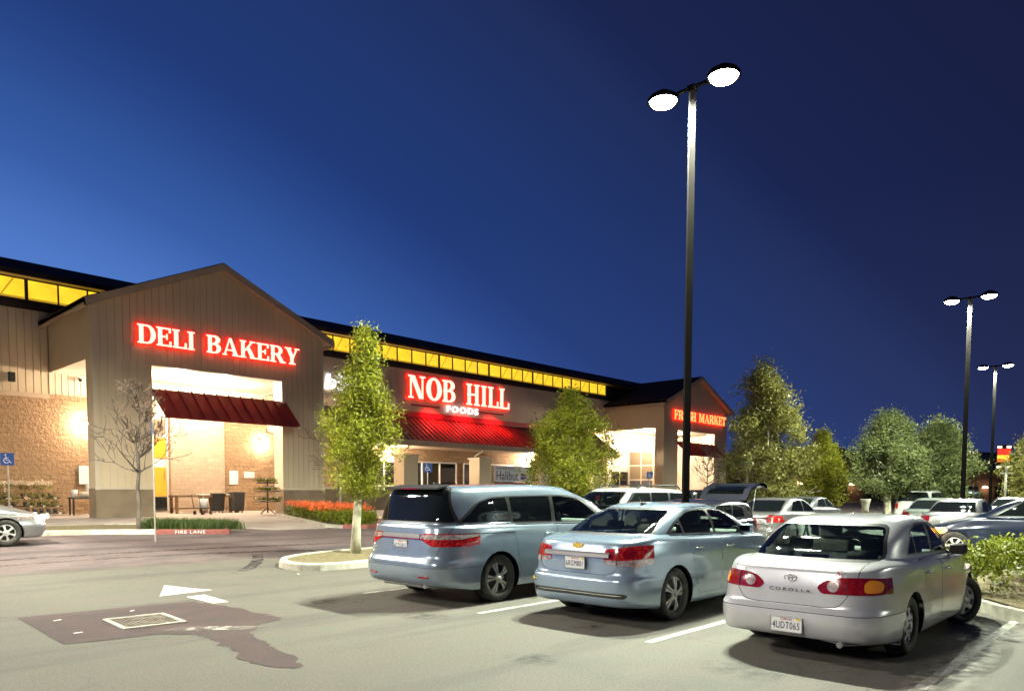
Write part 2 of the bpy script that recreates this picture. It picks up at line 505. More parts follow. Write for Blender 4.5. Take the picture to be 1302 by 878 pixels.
def plate(root, x, y, z, txt, tilt=0, facing=PI, bent=0, state=True):
    """number plate; text reads from behind the car (looking along +x)"""
    p = MB(); p.box((0, 0, 0), (.006, .305, .152), 0, bev=.002)
    p.box((-.0045, 0, -.07), (.005, .315, .008), 1); p.box((-.0045, 0, .07), (.005, .315, .008), 1)
    p.box((-.0045, .154, 0), (.005, .008, .15), 1); p.box((-.0045, -.154, 0), (.005, .008, .15), 1)
    o = p.build('number_plate', [M['plate'], M['steel']], root); o.location = (x, y, z); o.rotation_euler = (0, tilt, 0)
    r = (PI/2, 0, -PI/2)
    if txt: text('plate_number', txt, .098, M['ink'], o, (-.0045, 0, -.012), r, .0008, sx=.62, space=1.12)
    text('plate_state', 'California', .030, M['ink_red'], o, (-.0045, 0, .052), r, .0006, shear=.3)
    st = MB(); st.box((-.0045, -.12, .055), (.002, .035, .022)); st.build('plate_sticker', M['ink_yel'], o)
    return o

def seats(root, sp, zb, rows, wy=.36, col='seat', top=.0):
    for xr_ in rows:
        for s in ((-1, 1) if xr_[1] == 2 else (0,)):
            b = MB()
            if xr_[1] == 2:
                b.box((xr_[0]+.25, s*wy, zb+.05), (.5, .5, .16), bev=.05)
                b.box((xr_[0]-.02, s*wy, zb+.36), (.15, .5, .62), 0, (0, -.25, 0), .06)
                b.box((xr_[0]-.13, s*wy, zb+.745), (.10, .27, .17), 0, (0, -.15, 0), .04)
                b.tube([(xr_[0]-.10, s*wy-.05, zb+.6), (xr_[0]-.12, s*wy-.05, zb+.7)], .007)
            else:
                b.box((xr_[0]+.25, 0, zb+.05), (.5, 1.25, .16), bev=.05)
                b.box((xr_[0]-.02, 0, zb+.32), (.15, 1.25, .5), 0, (0, -.25, 0), .06)
                for q in (-.38, .38): b.box((xr_[0]-.12, q, zb+.65), (.10, .26, .14), 0, (0, -.15, 0), .045)
            b.build('seat', M[col], root)

def build_car(name, label, cat, sp, loc, yaw, group=None):
    """origin: ground below the middle of the rear bumper line; x forward"""
    root = empty(name, loc, yaw); tag(root, label, cat, group)
    fast = sp.get('far', False)
    bd = Body(car_shell(sp['levels'], 60 if fast else 104, .09 if fast else .045))
    Lh = sp['L']/2; pm = sp['paint']
    side = lambda s: (lambda c: c.y*s > sp.get('ymin', .28))
    # wheel arches
    for ax in (sp['ra'], sp['fa']):
        Ra = sp.get('Ra', sp['R']+.045)
        circ = [(ax+Ra*math.cos(2*PI*k/28), sp['R']+.0+Ra*math.sin(2*PI*k/28)) for k in range(28)]
        for s in (-1, 1): bd.cut(circ, 'side', (lambda s: (lambda c: c.y*s > .5))(s), 'arch_hole')
    for s in (-1, 1):
        only = ['body']
        sd = side(s)
        for nm, poly in sp.get('doors', []):
            pl_ = roundpoly(poly, .05)
            bd.cut(pl_, 'side', sd, 'gap', only)
            bd.cut(offset_poly(pl_, .005), 'side', sd, '%s%d' % (nm, s), ['gap'])
        if sp.get('dlo'):
            bd.cut(roundpoly(sp['dlo'], .05), 'side', sd, 'trim', ['body', 'gap', 'door_a%d' % s, 'door_b%d' % s])
        for k, poly in enumerate(sp.get('side_glass', [])):
            bd.cut(roundpoly(poly, .03), 'side', sd, 'sg%d%s' % (k, s), ['trim'])
        for k, (poly, mt) in enumerate(sp.get('side_bits', [])):
            bd.cut(poly, 'side', sd, 'bit%d%s' % (k, s), ['body'])
        for k, (poly, mt, par) in enumerate(sp.get('tails', [])):
            pp = [(p[0]*s, p[1])+tuple(p[2:]) for p in poly]
            bd.cut(roundpoly(pp, .03), 'end', (lambda c: c.x < sp.get('tail_x', .5) and c.y*s > 0), 'tail%d%s' % (k, s), (['body', 'trim'] if k == 0 else []) + ['tail%d%s' % (j, s) for j in range(k)])
        for k, (poly, mt) in enumerate(sp.get('heads', [])):
            pp = [(p[0]*s, p[1]) for p in poly]
            bd.cut(roundpoly(pp, .03), 'end', (lambda c: c.x > sp['L']-.75 and c.y*s > 0 and c.z < 1.2), 'head%d%s' % (k, s), ['body'] + ['head%d%s' % (j, s) for j in range(k)])
    if sp.get('lid'):
        pl_ = roundpoly(sp['lid'], .06); fl = lambda c: c.x < sp['lid_x']
        bd.cut(pl_, 'end', fl, 'gap', ['body'])
        # only the band stays a gap
        bd.cut(offset_poly(pl_, .006), 'end', fl, 'lid', ['gap', 'body'])
    if sp.get('back_glass'):
        pl_ = roundpoly(sp['back_glass'], sp.get('bg_r', .08)); fl = lambda c: c.x < sp['bg_x'] and c.z > sp['bg_z']
        bd.cut(pl_, 'end', fl, 'trim', None); bd.cut(offset_poly(pl_, .022), 'end', fl, 'back_glass', ['trim'])
    if sp.get('windshield'):
        pl_ = roundpoly(sp['windshield'], .08); fl = lambda c: c.x > sp['ws_x'] and c.z > sp['ws_z']
        bd.cut(pl_, 'end', fl, 'trim', None); bd.cut(offset_poly(pl_, .03), 'end', fl, 'windshield', ['trim'])
    if sp.get('bumper'):
        z0 = sp['bumper']; poly = [(-1.2, .05), (1.2, .05), (1.2, z0), (-1.2, z0)]
        fl = lambda c: c.x < sp['ra']-sp.get('Ra', sp['R']+.045)+.05
        bd.cut(poly, 'end', fl, 'bumper', ['body'])
        poly = [(-1.2, z0), (1.2, z0), (1.2, z0+.006), (-1.2, z0+.006)]
        bd.cut(poly, 'end', fl, 'gap', ['body'])
    for k, (poly, mt, nm, off, fl) in enumerate(sp.get('rear_bits', [])):
        bd.cut(roundpoly(poly, .02), 'end', fl, 'rb%d' % k, None)
    for k, (poly, mt, nm, off, fl) in enumerate(sp.get('front_bits', [])):
        bd.cut(roundpoly(poly, .02), 'end', fl, 'fb%d' % k, None)
    bd.bm.normal_update()
    body = bd.emit('body', root, 'body', pm)
    bd.emit('gap', body, 'panel_gap', M['gap'], -.008); bd.emit('trim', root, 'window_trim', M['black'], -.002)
    lid = bd.emit('lid', root, sp.get('lid_name', 'boot_lid'), pm)
    bd.emit('back_glass', root, 'rear_window', M[sp.get('bgm', 'glass_clear')], -.004)
    bd.emit('windshield', root, 'windscreen', M[sp.get('wsm', 'glass_clear')], -.004)
    bd.emit('bumper', root, 'bumper', pm)
    for s in (-1, 1):
        for k, (nm, poly) in enumerate(sp.get('doors', [])):
            d = bd.emit('%s%d' % (nm, s), root, 'door', pm)
            if d and nm in sp.get('handles', {}):
                hx, hz, hm = sp['handles'][nm]
                # find the skin at the handle
                yy = max((abs(v.co.y) for f in bd.bm.faces for v in f.verts if abs(v.co.x-hx) < .08 and abs(v.co.z-hz) < .06), default=sp['W']/2)
                h = MB(); h.tube([(hx-.09, s*(yy+.002), hz), (hx-.07, s*(yy+.026), hz+.002), (hx+.07, s*(yy+.026), hz+.004), (hx+.09, s*(yy+.002), hz+.004)], [.011, .013, .013, .011], 8)
                h.build('handle', hm, d)
        for k in range(len(sp.get('side_glass', []))): bd.emit('sg%d%s' % (k, s), root, 'window', M[sp.get('sgm', ['glass_clear']*9)[k]], -.006)
        for k, (poly, mt) in enumerate(sp.get('side_bits', [])): bd.emit('bit%d%s' % (k, s), root, 'trim_strip', mt, .002)
        tl = None
        for k, (poly, mt, nm) in enumerate(sp.get('tails', [])):
            q = bd.emit('tail%d%s' % (k, s), root if tl is None else tl, nm, mt, .004+.002*k)
            tl = tl or q
        hl = None
        for k, (poly, mt) in enumerate(sp.get('heads', [])):
            q = bd.emit('head%d%s' % (k, s), root if hl is None else hl, 'headlight' if hl is None else 'lamp_reflector', mt, .003+.002*k)
            hl = hl or q
    for k, (poly, mt, nm, off, fl) in enumerate(sp.get('rear_bits', [])): bd.emit('rb%d' % k, root, nm, mt, off)
    for k, (poly, mt, nm, off, fl) in enumerate(sp.get('front_bits', [])): bd.emit('fb%d' % k, root, nm, mt, off)
    bd.bm.free()
    # underside, arch liners
    u = MB(); zz = sp.get('uz', .24)
    u.bx(.32, sp['L']-.4, -sp['W']/2+.26, sp['W']/2-.26, zz, zz+.06)
    fr = sp['fa']-sp['ra']
    u.bx(sp['ra']+.4, sp['fa']-.4, -sp['W']/2+.06, sp['W']/2-.06, zz-.01, zz+.05)
    for ax in (sp['ra'], sp['fa']):
        Ra = sp.get('Ra', sp['R']+.045)+.012
        for s in (-1, 1):
            ys = [s*(sp['W']/2-.05), s*(sp['W']/2-.42)]
            P0 = [(ax+Ra*math.cos(t), ys[0], sp['R']+Ra*math.sin(t)) for t in [PI*1.12 - PI*1.24*k/16 for k in range(17)]]
            P1 = [(x, ys[1], z) for x, y, z in P0]
            for i in range(16): u.poly((P0[i], P0[i+1], P1[i+1], P1[i]))
            u.poly(P1)
    u.build('underbody', M['black'], root, norm=False)
    add_wheels(root, sp)
    if sp.get('extra'): sp['extra'](root, sp, body, lid)
    return root

def mirror_mesh(root, sp, x, z, s, y, m, dx=.0):
    b = MB(); b.box((x, s*(y+.11), z), (.11, .19, .125), 0, (0, 0, -s*.15), .045)
    o = b.build('wing_mirror', m, root)
    g = MB(); g.box((x-.057, s*(y+.112), z), (.006, .145, .085), 0, (0, 0, -s*.15), .002); g.build('mirror_glass', M['dark_mirror'], o)
    a = MB(); a.box((x+.03, s*(y+.0), z-.05), (.08, .10, .05), bev=.015); a.build('mirror_arm', M['black'], o)
    return o
# ------------------------------------------------------------------ ground
def asphalt(name, c1, c2, c3, warm):
    m = mat(name, c1, .82); n = m.node_tree.nodes; l = m.node_tree.links; b = bsdf(m)
    tc = n.new('ShaderNodeTexCoord')
    def noise(sc, det, lo, hi, rough=.6, stretch=None):
        t = n.new('ShaderNodeTexNoise'); t.inputs['Scale'].default_value = sc; t.inputs['Detail'].default_value = det; t.inputs['Roughness'].default_value = rough
        if stretch:
            mp = n.new('ShaderNodeMapping'); mp.inputs['Scale'].default_value = stretch; mp.inputs['Rotation'].default_value = (0, 0, .35); l.new(tc.outputs['Object'], mp.inputs[0]); l.new(mp.outputs[0], t.inputs['Vector'])
        else: l.new(tc.outputs['Object'], t.inputs['Vector'])
        r = n.new('ShaderNodeMapRange'); r.inputs[1].default_value = lo; r.inputs[2].default_value = hi; l.new(t.outputs[0], r.inputs[0]); return r.outputs[0], t.outputs[0]
    def mix(f, a, c, bl='MIX'):
        x = n.new('ShaderNodeMixRGB'); x.blend_type = bl
        l.new(f, x.inputs[0])
        if isinstance(a, tuple): x.inputs[1].default_value = (*a, 1)
        else: l.new(a, x.inputs[1])
        if isinstance(c, tuple): x.inputs[2].default_value = (*c, 1)
        else: l.new(c, x.inputs[2])
        return x.outputs[0]
    big, _ = noise(.22, 5, .35, .65); mid, _ = noise(1.6, 8, .38, .62); fine, fraw = noise(42, 3, .41, .61, .7); streak, _ = noise(.5, 7, .50, .66, .6, (.22, 1.7, 1))
    c = mix(big, c1, c2); c = mix(mid, c, warm); 
    x = n.new('ShaderNodeMath'); x.operation = 'MULTIPLY'; x.inputs[1].default_value = .8; l.new(streak, x.inputs[0]); c = mix(x.outputs[0], c, c3)
    y = n.new('ShaderNodeMath'); y.operation = 'MULTIPLY'; y.inputs[1].default_value = .62; l.new(fine, y.inputs[0]); c = mix(y.outputs[0], c, tuple(v*.45 for v in c1))
    t9 = n.new('ShaderNodeTexNoise'); t9.inputs['Scale'].default_value = 95; t9.inputs['Detail'].default_value = 1; l.new(tc.outputs['Object'], t9.inputs['Vector'])
    q9 = n.new('ShaderNodeMapRange'); q9.inputs[1].default_value = .60; q9.inputs[2].default_value = .72; q9.inputs[4].default_value = .5; l.new(t9.outputs[0], q9.inputs[0]); c = mix(q9.outputs[0], c, tuple(min(1, v*2.2) for v in c1))
    # cracks
    v = n.new('ShaderNodeTexVoronoi'); v.feature = 'DISTANCE_TO_EDGE'; v.inputs['Scale'].default_value = .33
    wv = n.new('ShaderNodeVectorMath'); wv.operation = 'ADD'; t4 = n.new('ShaderNodeTexNoise'); t4.inputs['Scale'].default_value = 1.3; t4.inputs['Detail'].default_value = 6
    sc = n.new('ShaderNodeVectorMath'); sc.operation = 'SCALE'; sc.inputs['Scale'].default_value = 1.1
    l.new(tc.outputs['Object'], t4.inputs['Vector']); l.new(t4.outputs['Color'], sc.inputs[0]); l.new(tc.outputs['Object'], wv.inputs[0]); l.new(sc.outputs[0], wv.inputs[1]); l.new(wv.outputs[0], v.inputs['Vector'])
    cm = n.new('ShaderNodeMapRange'); cm.inputs[1].default_value = .0; cm.inputs[2].default_value = .009; cm.inputs[3].default_value = .65; cm.inputs[4].default_value = 0
    l.new(v.outputs['Distance'], cm.inputs[0]); mk, _ = noise(.5, 3, .50, .60); mm = n.new('ShaderNodeMath'); mm.operation = 'MULTIPLY'; l.new(cm.outputs[0], mm.inputs[0]); l.new(mk, mm.inputs[1])
    c = mix(mm.outputs[0], c, (.03, .03, .03))
    l.new(c, b.inputs['Base Color'])
    bp = n.new('ShaderNodeBump'); bp.inputs['Distance'].default_value = .006; bp.inputs['Strength'].default_value = .8; l.new(fraw, bp.inputs['Height']); l.new(bp.outputs[0], b.inputs['Normal'])
    return m
M['asphalt'] = asphalt('lot_asphalt', (.118, .117, .095), (.085, .080, .068), (.045, .040, .042), (.122, .104, .090))
M['drive'] = asphalt('drive_asphalt_red_lit', (.120, .092, .090), (.092, .070, .072), (.035, .030, .034), (.150, .110, .112))  # darker asphalt with the red of tail lights painted into its colour
M['patchm'] = asphalt('dark_patch_red_lit', (.042, .026, .028), (.028, .019, .021), (.080, .056, .054), (.066, .032, .034))  # real dark patch, with the red light falling on it painted in
M['concrete'] = noisy(mat('pale_concrete', (.40, .35, .31), .85), (.30, .26, .24), .8, 8, bump=.004, bscale=40)
M['kerb'] = noisy(mat('kerb_concrete', (.46, .44, .37), .85), (.30, .29, .24), 5, 8, bump=.006, bscale=30)
M['kerb_red'] = noisy(mat('red_kerb_paint', (.26, .07, .06), .7), (.17, .06, .05), 4, 7)
M['soil'] = noisy(mat('soil_and_litter', (.085, .065, .035), .95), (.20, .17, .08), 26, 6, .42, .62, bump=.02, bscale=30)
M['line'] = noisy(mat('worn_line_paint', (.46, .46, .41), .7), (.22, .22, .19), 4, 9, .42, .60)
M['arrow'] = noisy(mat('arrow_paint', (.66, .64, .58), .6), (.36, .34, .30), 9, 9, .47, .66)
M['yellow'] = noisy(mat('yellow_paint', (.70, .45, .03), .6), (.45, .30, .03), 8, 6)

def ragged(pts, j=.035, step=.07, seed=2):
    r = random.Random(seed); out = []
    for i in range(len(pts)-1):
        a, b = Vector(pts[i]), Vector(pts[i+1]); n = max(1, int((b-a).length/step))
        for k in range(n): p = a.lerp(b, k/n); out.append((p.x+r.gauss(0, j), p.y+r.gauss(0, j)))
    return out

def sheet(name, pts, dz, m, kind='structure', parent=None, bot=None):
    """flat polygon (x, y) laid on the sloping lot, dz above it; bot: thickness down"""
    bm = bmesh.new(); f = bm.faces.new([bm.verts.new((x, y, 0)) for x, y in pts])
    for yy in (12, 30):
        g = list(bm.verts)+list(bm.edges)+list(bm.faces)
        bmesh.ops.bisect_plane(bm, geom=g, dist=1e-5, plane_co=(0, yy, 0), plane_no=(0, 1, 0))
    for v in bm.verts: v.co.z = gz(v.co.y)+dz
    if bot:
        r = bmesh.ops.extrude_face_region(bm, geom=list(bm.faces))
        bmesh.ops.translate(bm, verts=[q for q in r['geom'] if isinstance(q, bmesh.types.BMVert)], vec=(0, 0, -bot))
    bmesh.ops.recalc_face_normals(bm, faces=bm.faces)
    if not bot:
        for f in bm.faces:
            if f.normal.z < 0: f.normal_flip()
    me = bpy.data.meshes.new(name); bm.to_mesh(me); bm.free(); me.materials.append(m)
    o = link_mesh(name, me, parent)
    if kind: o['kind'] = kind
    return o

ys = [-2500, -60, 12, 30, 300, 3000]; xs = [-2500, -60, 0, 60, 300, 3000]
g = MB(); V = [[g.bm.verts.new((x, y, gz(y))) for x in xs] for y in ys]
for j in range(len(ys)-1):
    for i in range(len(xs)-1): g.bm.faces.new((V[j][i], V[j][i+1], V[j+1][i+1], V[j+1][i]))
tag(g.build('ground', M['asphalt']), kind='structure')

def ring_kerb(name, pts, h, w, m, label=None, parent=None, inner=None, z0=None):
    """kerb following a closed or open path: a raised strip w wide on the left side of the path"""
    n = len(pts); P = [Vector(p) for p in pts]; closed = (P[0]-P[-1]).length < 1e-6
    if closed: P = P[:-1]; n -= 1
    L = []
    for i in range(n):
        a = P[i-1] if (i > 0 or closed) else P[i]; b = P[(i+1) % n] if (i < n-1 or closed) else P[i]
        t = (b-a).normalized(); L.append(Vector((-t.y, t.x)))
    b = MB()
    prof = [(0, -.05), (.012, h-.03), (.035, h), (w, h), (w, -.05)]
    rows = [[b.bm.verts.new((P[i].x+L[i].x*d, P[i].y+L[i].y*d, gz(P[i].y)+z)) for d, z in prof] for i in range(n)]
    for i in range(n if closed else n-1):
        r0, r1 = rows[i], rows[(i+1) % n]
        for k in range(len(prof)-1): b.bm.faces.new((r0[k], r1[k], r1[k+1], r0[k+1]))
    if not closed:
        b.bm.faces.new(rows[0]); b.bm.faces.new(rows[-1])
    return b.build(name, m, parent)

def blades(b, x, y, z, h, n, spread, w=.006, rnd=random):
    for _ in range(n):
        a = rnd.uniform(0, 2*PI); q = rnd.uniform(0, spread); px, py = x+q*math.cos(a), y+q*math.sin(a)
        hh = h*rnd.uniform(.6, 1.1); l = rnd.uniform(.1, .5)*hh; a2 = rnd.uniform(0, 2*PI)
        dx, dy = w*math.cos(a2+PI/2), w*math.sin(a2+PI/2)
        p0 = Vector((px, py, z)); p1 = Vector((px+l*.4*math.cos(a2), py+l*.4*math.sin(a2), z+hh*.6)); p2 = Vector((px+l*math.cos(a2), py+l*math.sin(a2), z+hh))
        d = Vector((dx, dy, 0))
        b.bm.faces.new([b.bm.verts.new(v) for v in (p0-d, p0+d, p1+d*.7, p1-d*.7)]); b.bm.faces.new([b.bm.verts.new(v) for v in (p1-d*.7, p1+d*.7, p2)])

# stall lines
LX0 = 6.62
for k in range(-2, 4):
    y = 1.60+2.632*k; x1 = 12.2 if k > 0 else 11.0
    tag(sheet('parking_line', [(LX0+.02*k, y-.05), (x1, y-.05), (x1, y+.05), (LX0+.02*k, y+.05)], .004, M['line'], None), None, None, None, 'structure')
for k in range(-3, 6):
    y = 1.60+2.632*k
    sheet('parking_line', [(12.6, y-.05), (17.9, y-.05), (17.9, y+.05), (12.6, y+.05)], .004, M['line'])
for k in range(-3, 5):
    y = 1.60+2.632*k
    sheet('parking_line', [(26.0, y-.05), (38.5, y-.05), (38.5, y+.05), (26.0, y+.05)], .004, M['line'])
sheet('asphalt_patch', [(2.34, 10.77), (2.26, 8.57), (2.68, 8.48)] + ragged([(3.15, 8.43), (3.46, 8.12), (3.47, 7.6), (3.40, 7.31), (3.36, 6.95), (3.24, 6.56), (3.27, 6.2), (3.30, 6.05), (3.42, 5.92), (3.53, 5.96), (3.60, 6.2), (3.68, 6.43), (3.66, 6.7), (3.74, 6.94), (3.80, 7.4), (3.94, 7.82), (4.12, 8.05), (4.33, 8.25), (4.57, 8.30), (4.66, 8.43), (4.62, 9.07), (4.66, 9.4), (4.60, 9.80), (4.53, 10.2), (4.42, 10.62)], .022) + [(3.99, 10.66)], .004, M['patchm'])
sheet('direction_arrow', [(4.31, 11.40), (5.18, 11.52), (4.83, 12.56)], .008, M['arrow'])
sheet('direction_arrow', [(4.57, 10.15), (4.80, 10.14), (4.86, 11.09), (4.56, 11.04)], .008, M['arrow'])
# a salt-white dribble of worn paint across the patch
# concrete apron and walk in front of the store
sheet('sidewalk', [(-40, 26.2), (8.2, 26.2), (11.2, 25.2), (12.3, 22.6), (14.2, 22.4), (16.2, 25.0), (17.5, 27.2), (19.0, 26.6), (75, 26.6), (75, 38.6), (-40, 38.6)], .006, M['concrete'])
sheet('yellow_warning_strip', [(18.6, 26.8), (21.4, 26.8), (21.4, 27.5), (18.6, 27.5)], .012, M['yellow'])

sheet('drive', [(-60, 15.2)] + ragged([(-8, 15.4), (-2, 15.8), (2.5, 15.6), (5.5, 15.3), (7.5, 15.25), (12, 15.4), (20, 15.3), (40, 15.3)], .03, .25) + [(75, 15.3), (75, 26.8), (-60, 26.8)], .003, M['drive'])  # sheet over the drive that holds the painted-in red light
def stain_mat(name, col, k):
    m = mat(name, col, .7); n = m.node_tree.nodes; l = m.node_tree.links
    tc = n.new('ShaderNodeTexCoord'); vm = n.new('ShaderNodeVectorMath'); vm.operation = 'DISTANCE'; vm.inputs[1].default_value = (.5, .5, 0)
    mp = n.new('ShaderNodeVectorMath'); mp.operation = 'MULTIPLY'; mp.inputs[1].default_value = (1, 1, 0); l.new(tc.outputs['Generated'], mp.inputs[0]); l.new(mp.outputs[0], vm.inputs[0])
    no = n.new('ShaderNodeTexNoise'); no.inputs['Scale'].default_value = 7; no.inputs['Detail'].default_value = 7; l.new(tc.outputs['Object'], no.inputs['Vector'])
    r = n.new('ShaderNodeMapRange'); r.inputs[1].default_value = .5; r.inputs[2].default_value = .05; l.new(vm.outputs['Value'], r.inputs[0])
    r2_ = n.new('ShaderNodeMapRange'); r2_.inputs[1].default_value = .38; r2_.inputs[2].default_value = .62; l.new(no.outputs[0], r2_.inputs[0])
    mu = n.new('ShaderNodeMath'); mu.operation = 'MULTIPLY'; l.new(r.outputs[0], mu.inputs[0]); l.new(r2_.outputs[0], mu.inputs[1])
    m2 = n.new('ShaderNodeMath'); m2.operation = 'MULTIPLY'; m2.inputs[1].default_value = k; m2.use_clamp = True; l.new(mu.outputs[0], m2.inputs[0]); l.new(m2.outputs[0], bsdf(m).inputs['Alpha'])
    return m
M['oil'] = stain_mat('oil_stain', (.035, .032, .030), .6); M['tyremark'] = stain_mat('tyre_mark', (.030, .024, .026), 1.6); M['pale_dust'] = stain_mat('pale_dust', (.36, .34, .30), 1.0)
rnd = random.Random(12)
def blob(name, x, y, rx, ry, a, m, dz=.006):
    sheet(name, [(x+rx*math.cos(t)*math.cos(a)-ry*math.sin(t)*math.sin(a), y+rx*math.cos(t)*math.sin(a)+ry*math.sin(t)*math.cos(a)) for t in [2*PI*k/24 for k in range(24)]], dz, m)
for i, (x, y, rx, ry) in enumerate(((6.2, 2.9, .5, .35), (5.2, 4.6, .35, .25), (6.0, 7.2, .45, .3), (5.8, 9.2, .5, .3), (7.0, 5.2, .4, .3))): blob('oil_stain', x, y, rx, ry, rnd.uniform(0, 3), M['oil'], .0055+.0002*i)
blob('pale_dust', 7.6, 1.55, 1.9, .30, .06, M['pale_dust'], .0085); blob('pale_dust', 9.6, 1.75, 1.3, .5, .1, M['pale_dust'], .0088); blob('pale_dust', 3.75, 8.3, .9, .12, -.7, M['pale_dust'], .009)
def mark(pts, w):
    L = [Vector(p) for p in pts]; A = []; B = []
    for i, p in enumerate(L):
        t = (L[min(i+1, len(L)-1)]-L[max(i-1, 0)]).normalized(); nn = Vector((-t.y, t.x))*w; A.append(tuple(p+nn)); B.append(tuple(p-nn))
    for i in range(len(L)-1): pass
    m_ = sheet('tyre_mark', A+B[::-1], .0075, M['tyremark'])
mark([(1.0+.45*k, 16.2+.9*math.sin(k*.16)) for k in range(26)], .16); mark([(0.4+.5*k, 17.4+.7*math.sin(k*.14)) for k in range(26)], .16); mark([(5.5+.3*k, 13.0+.035*k*k) for k in range(12)], .12)
# drain grate set in the patch
dg = empty('drain_grate', (3.36, 9.38, .008), R(-3)); tag(dg, 'rectangular steel drain grate in a pale frame set in the dark asphalt patch', 'drain grate')
b = MB()
for s in (-1, 1): b.box((0, s*.40, .004), (.72, .055, .012)); b.box((s*.335, 0, .004), (.055, .745, .012))
b.build('frame', M['kerb'], dg)
b = MB(); b.box((0, 0, -.0005), (.61, .74, .002)); b.build('pit', M['gap'], dg)
b = MB()
for i in range(15): b.box((-.29+.58*i/14, 0, .004), (.014, .72, .007))
for i in range(18): b.box((0, -.35+.70*i/17, .0045), (.60, .014, .006))
b.build('bars', noisy(mat('grate_iron', (.30, .27, .23), .5, .5), (.16, .14, .12), 12), dg)

# litter specks
for i, (x, y, a) in enumerate(((2.62, 10.15, .3), (2.55, 9.1, .1), (7.3, 12.5, 1.2), (3.52, 10.25, .8))):
    b = MB(); b.box((0, 0, .004), (.09, .035, .003), rot=(0, 0, a)); o = b.build('paper_scrap', M['white'], None, (x, y, .010)); tag(o, ['white paper scrap at the far left corner of the dark patch', 'white paper scrap near the left edge of the dark patch', 'white paper scrap before the kerbed tree island', 'white paper scrap at the edge of the patch behind the grate'][i], 'litter')

# ------------------------------------------------------------------ planters
def leafquads(b, x, y, z, r, n, s, rnd=random, flat=1.0):
    for _ in range(n):
        v = Vector((rnd.gauss(0, 1), rnd.gauss(0, 1), rnd.gauss(0, 1))); v.normalize(); v *= r*rnd.random()**.4
        c = Vector((x+v.x, y+v.y, z+v.z*flat)); u = Vector((rnd.gauss(0, 1), rnd.gauss(0, 1), rnd.gauss(0, 1))).normalized(); w = u.orthogonal().normalized(); ss = s*rnd.uniform(.6, 1.2)
        b.bm.faces.new([b.bm.verts.new(q) for q in (c-u*ss, c-w*ss*.45, c+u*ss, c+w*ss*.45)])

def leafmat(name, c1, c2, trans=.35, sc=2.2):
    m = bpy.data.materials.new(name); m.use_nodes = True; n = m.node_tree.nodes; l = m.node_tree.links; n.clear()
    out = n.new('ShaderNodeOutputMaterial'); d = n.new('ShaderNodeBsdfDiffuse'); t = n.new('ShaderNodeBsdfTranslucent'); gl = n.new('ShaderNodeBsdfGlossy'); gl.inputs['Roughness'].default_value = .4
    ms = n.new('ShaderNodeMixShader'); ms.inputs[0].default_value = trans; m2 = n.new('ShaderNodeMixShader'); m2.inputs[0].default_value = .02
    g = n.new('ShaderNodeNewGeometry'); tc = n.new('ShaderNodeTexCoord'); no = n.new('ShaderNodeTexNoise'); no.inputs['Scale'].default_value = sc; no.inputs['Detail'].default_value = 3; l.new(tc.outputs['Object'], no.inputs['Vector'])
    ad = n.new('ShaderNodeMath'); ad.operation = 'MULTIPLY_ADD'; ad.inputs[1].default_value = .55; l.new(g.outputs['Random Per Island'], ad.inputs[0])
    mr = n.new('ShaderNodeMapRange'); mr.inputs[1].default_value = .35; mr.inputs[2].default_value = .65; mr.inputs[4].default_value = .5; l.new(no.outputs[0], mr.inputs[0]); l.new(mr.outputs[0], ad.inputs[2])
    mx = n.new('ShaderNodeMixRGB'); mx.inputs[1].default_value = (*c1, 1); mx.inputs[2].default_value = (*c2, 1); l.new(ad.outputs[0], mx.inputs[0])
    for q in (d, t): l.new(mx.outputs[0], q.inputs[0])
    l.new(d.outputs[0], ms.inputs[1]); l.new(t.outputs[0], ms.inputs[2]); l.new(ms.outputs[0], m2.inputs[1]); l.new(gl.outputs[0], m2.inputs[2]); l.new(m2.outputs[0], out.inputs[0])
    return m
M['leaf'] = leafmat('yellow_green_leaves', (.060, .072, .008), (.37, .38, .035))  # the dark leaf tone imitates shade inside the crown
M['leaf_olive'] = leafmat('olive_leaves', (.055, .052, .014), (.29, .28, .075))
M['leaf_silver'] = leafmat('silver_green_leaves', (.042, .052, .018), (.20, .235, .085))
M['leaf_hedge'] = leafmat('hedge_leaves', (.035, .052, .006), (.23, .26, .024), .3, 6)
M['leaf_red'] = leafmat('red_new_leaves', (.22, .05, .03), (.35, .12, .04), .3, 6)
M['grassm'] = leafmat('grass_blades', (.04, .075, .02), (.14, .19, .06), .3, 4)
M['flower_or'] = mat('orange_flowers', (.75, .13, .025), .7)
M['flower_pale'] = mat('pale_flowers', (.75, .60, .45), .7)
M['bark'] = noisy(mat('grey_bark', (.16, .13, .105), .9), (.075, .06, .05), 9, 8, bump=.02, bscale=14, stretch=(1, 1, .3))
M['bark_pale'] = noisy(mat('pale_mottled_bark', (.46, .43, .33), .85), (.22, .21, .13), 7, 8, .45, .6, bump=.015, bscale=16, stretch=(1, 1, .5))

# tree island with its kerb
isl = [(13.6, 12.50), (9.1, 12.58), (8.3, 12.52), (7.85, 12.62), (7.55, 12.88), (7.45, 13.25), (7.52, 13.65), (7.8, 14.08), (8.3, 14.45), (9.1, 14.72), (10.0, 14.86), (13.6, 14.95)]
o = empty('tree_island', (9, 13.6, 0)); tag(o, 'long kerbed island with a rounded end and one pale tree trunk', 'planter island')
k = ring_kerb('kerb', [tuple(p) for p in isl][::-1], .15, .16, M['kerb']); k.parent = o; k.location = (-9, -13.6, 0)
s = sheet('soil', [(x+(.08 if x < 12 else 0), y+(.1 if y < 13.6 else -.1)) for x, y in isl], .125, M['soil'], None); s.parent = o; s.location = (-9, -13.6, 0)
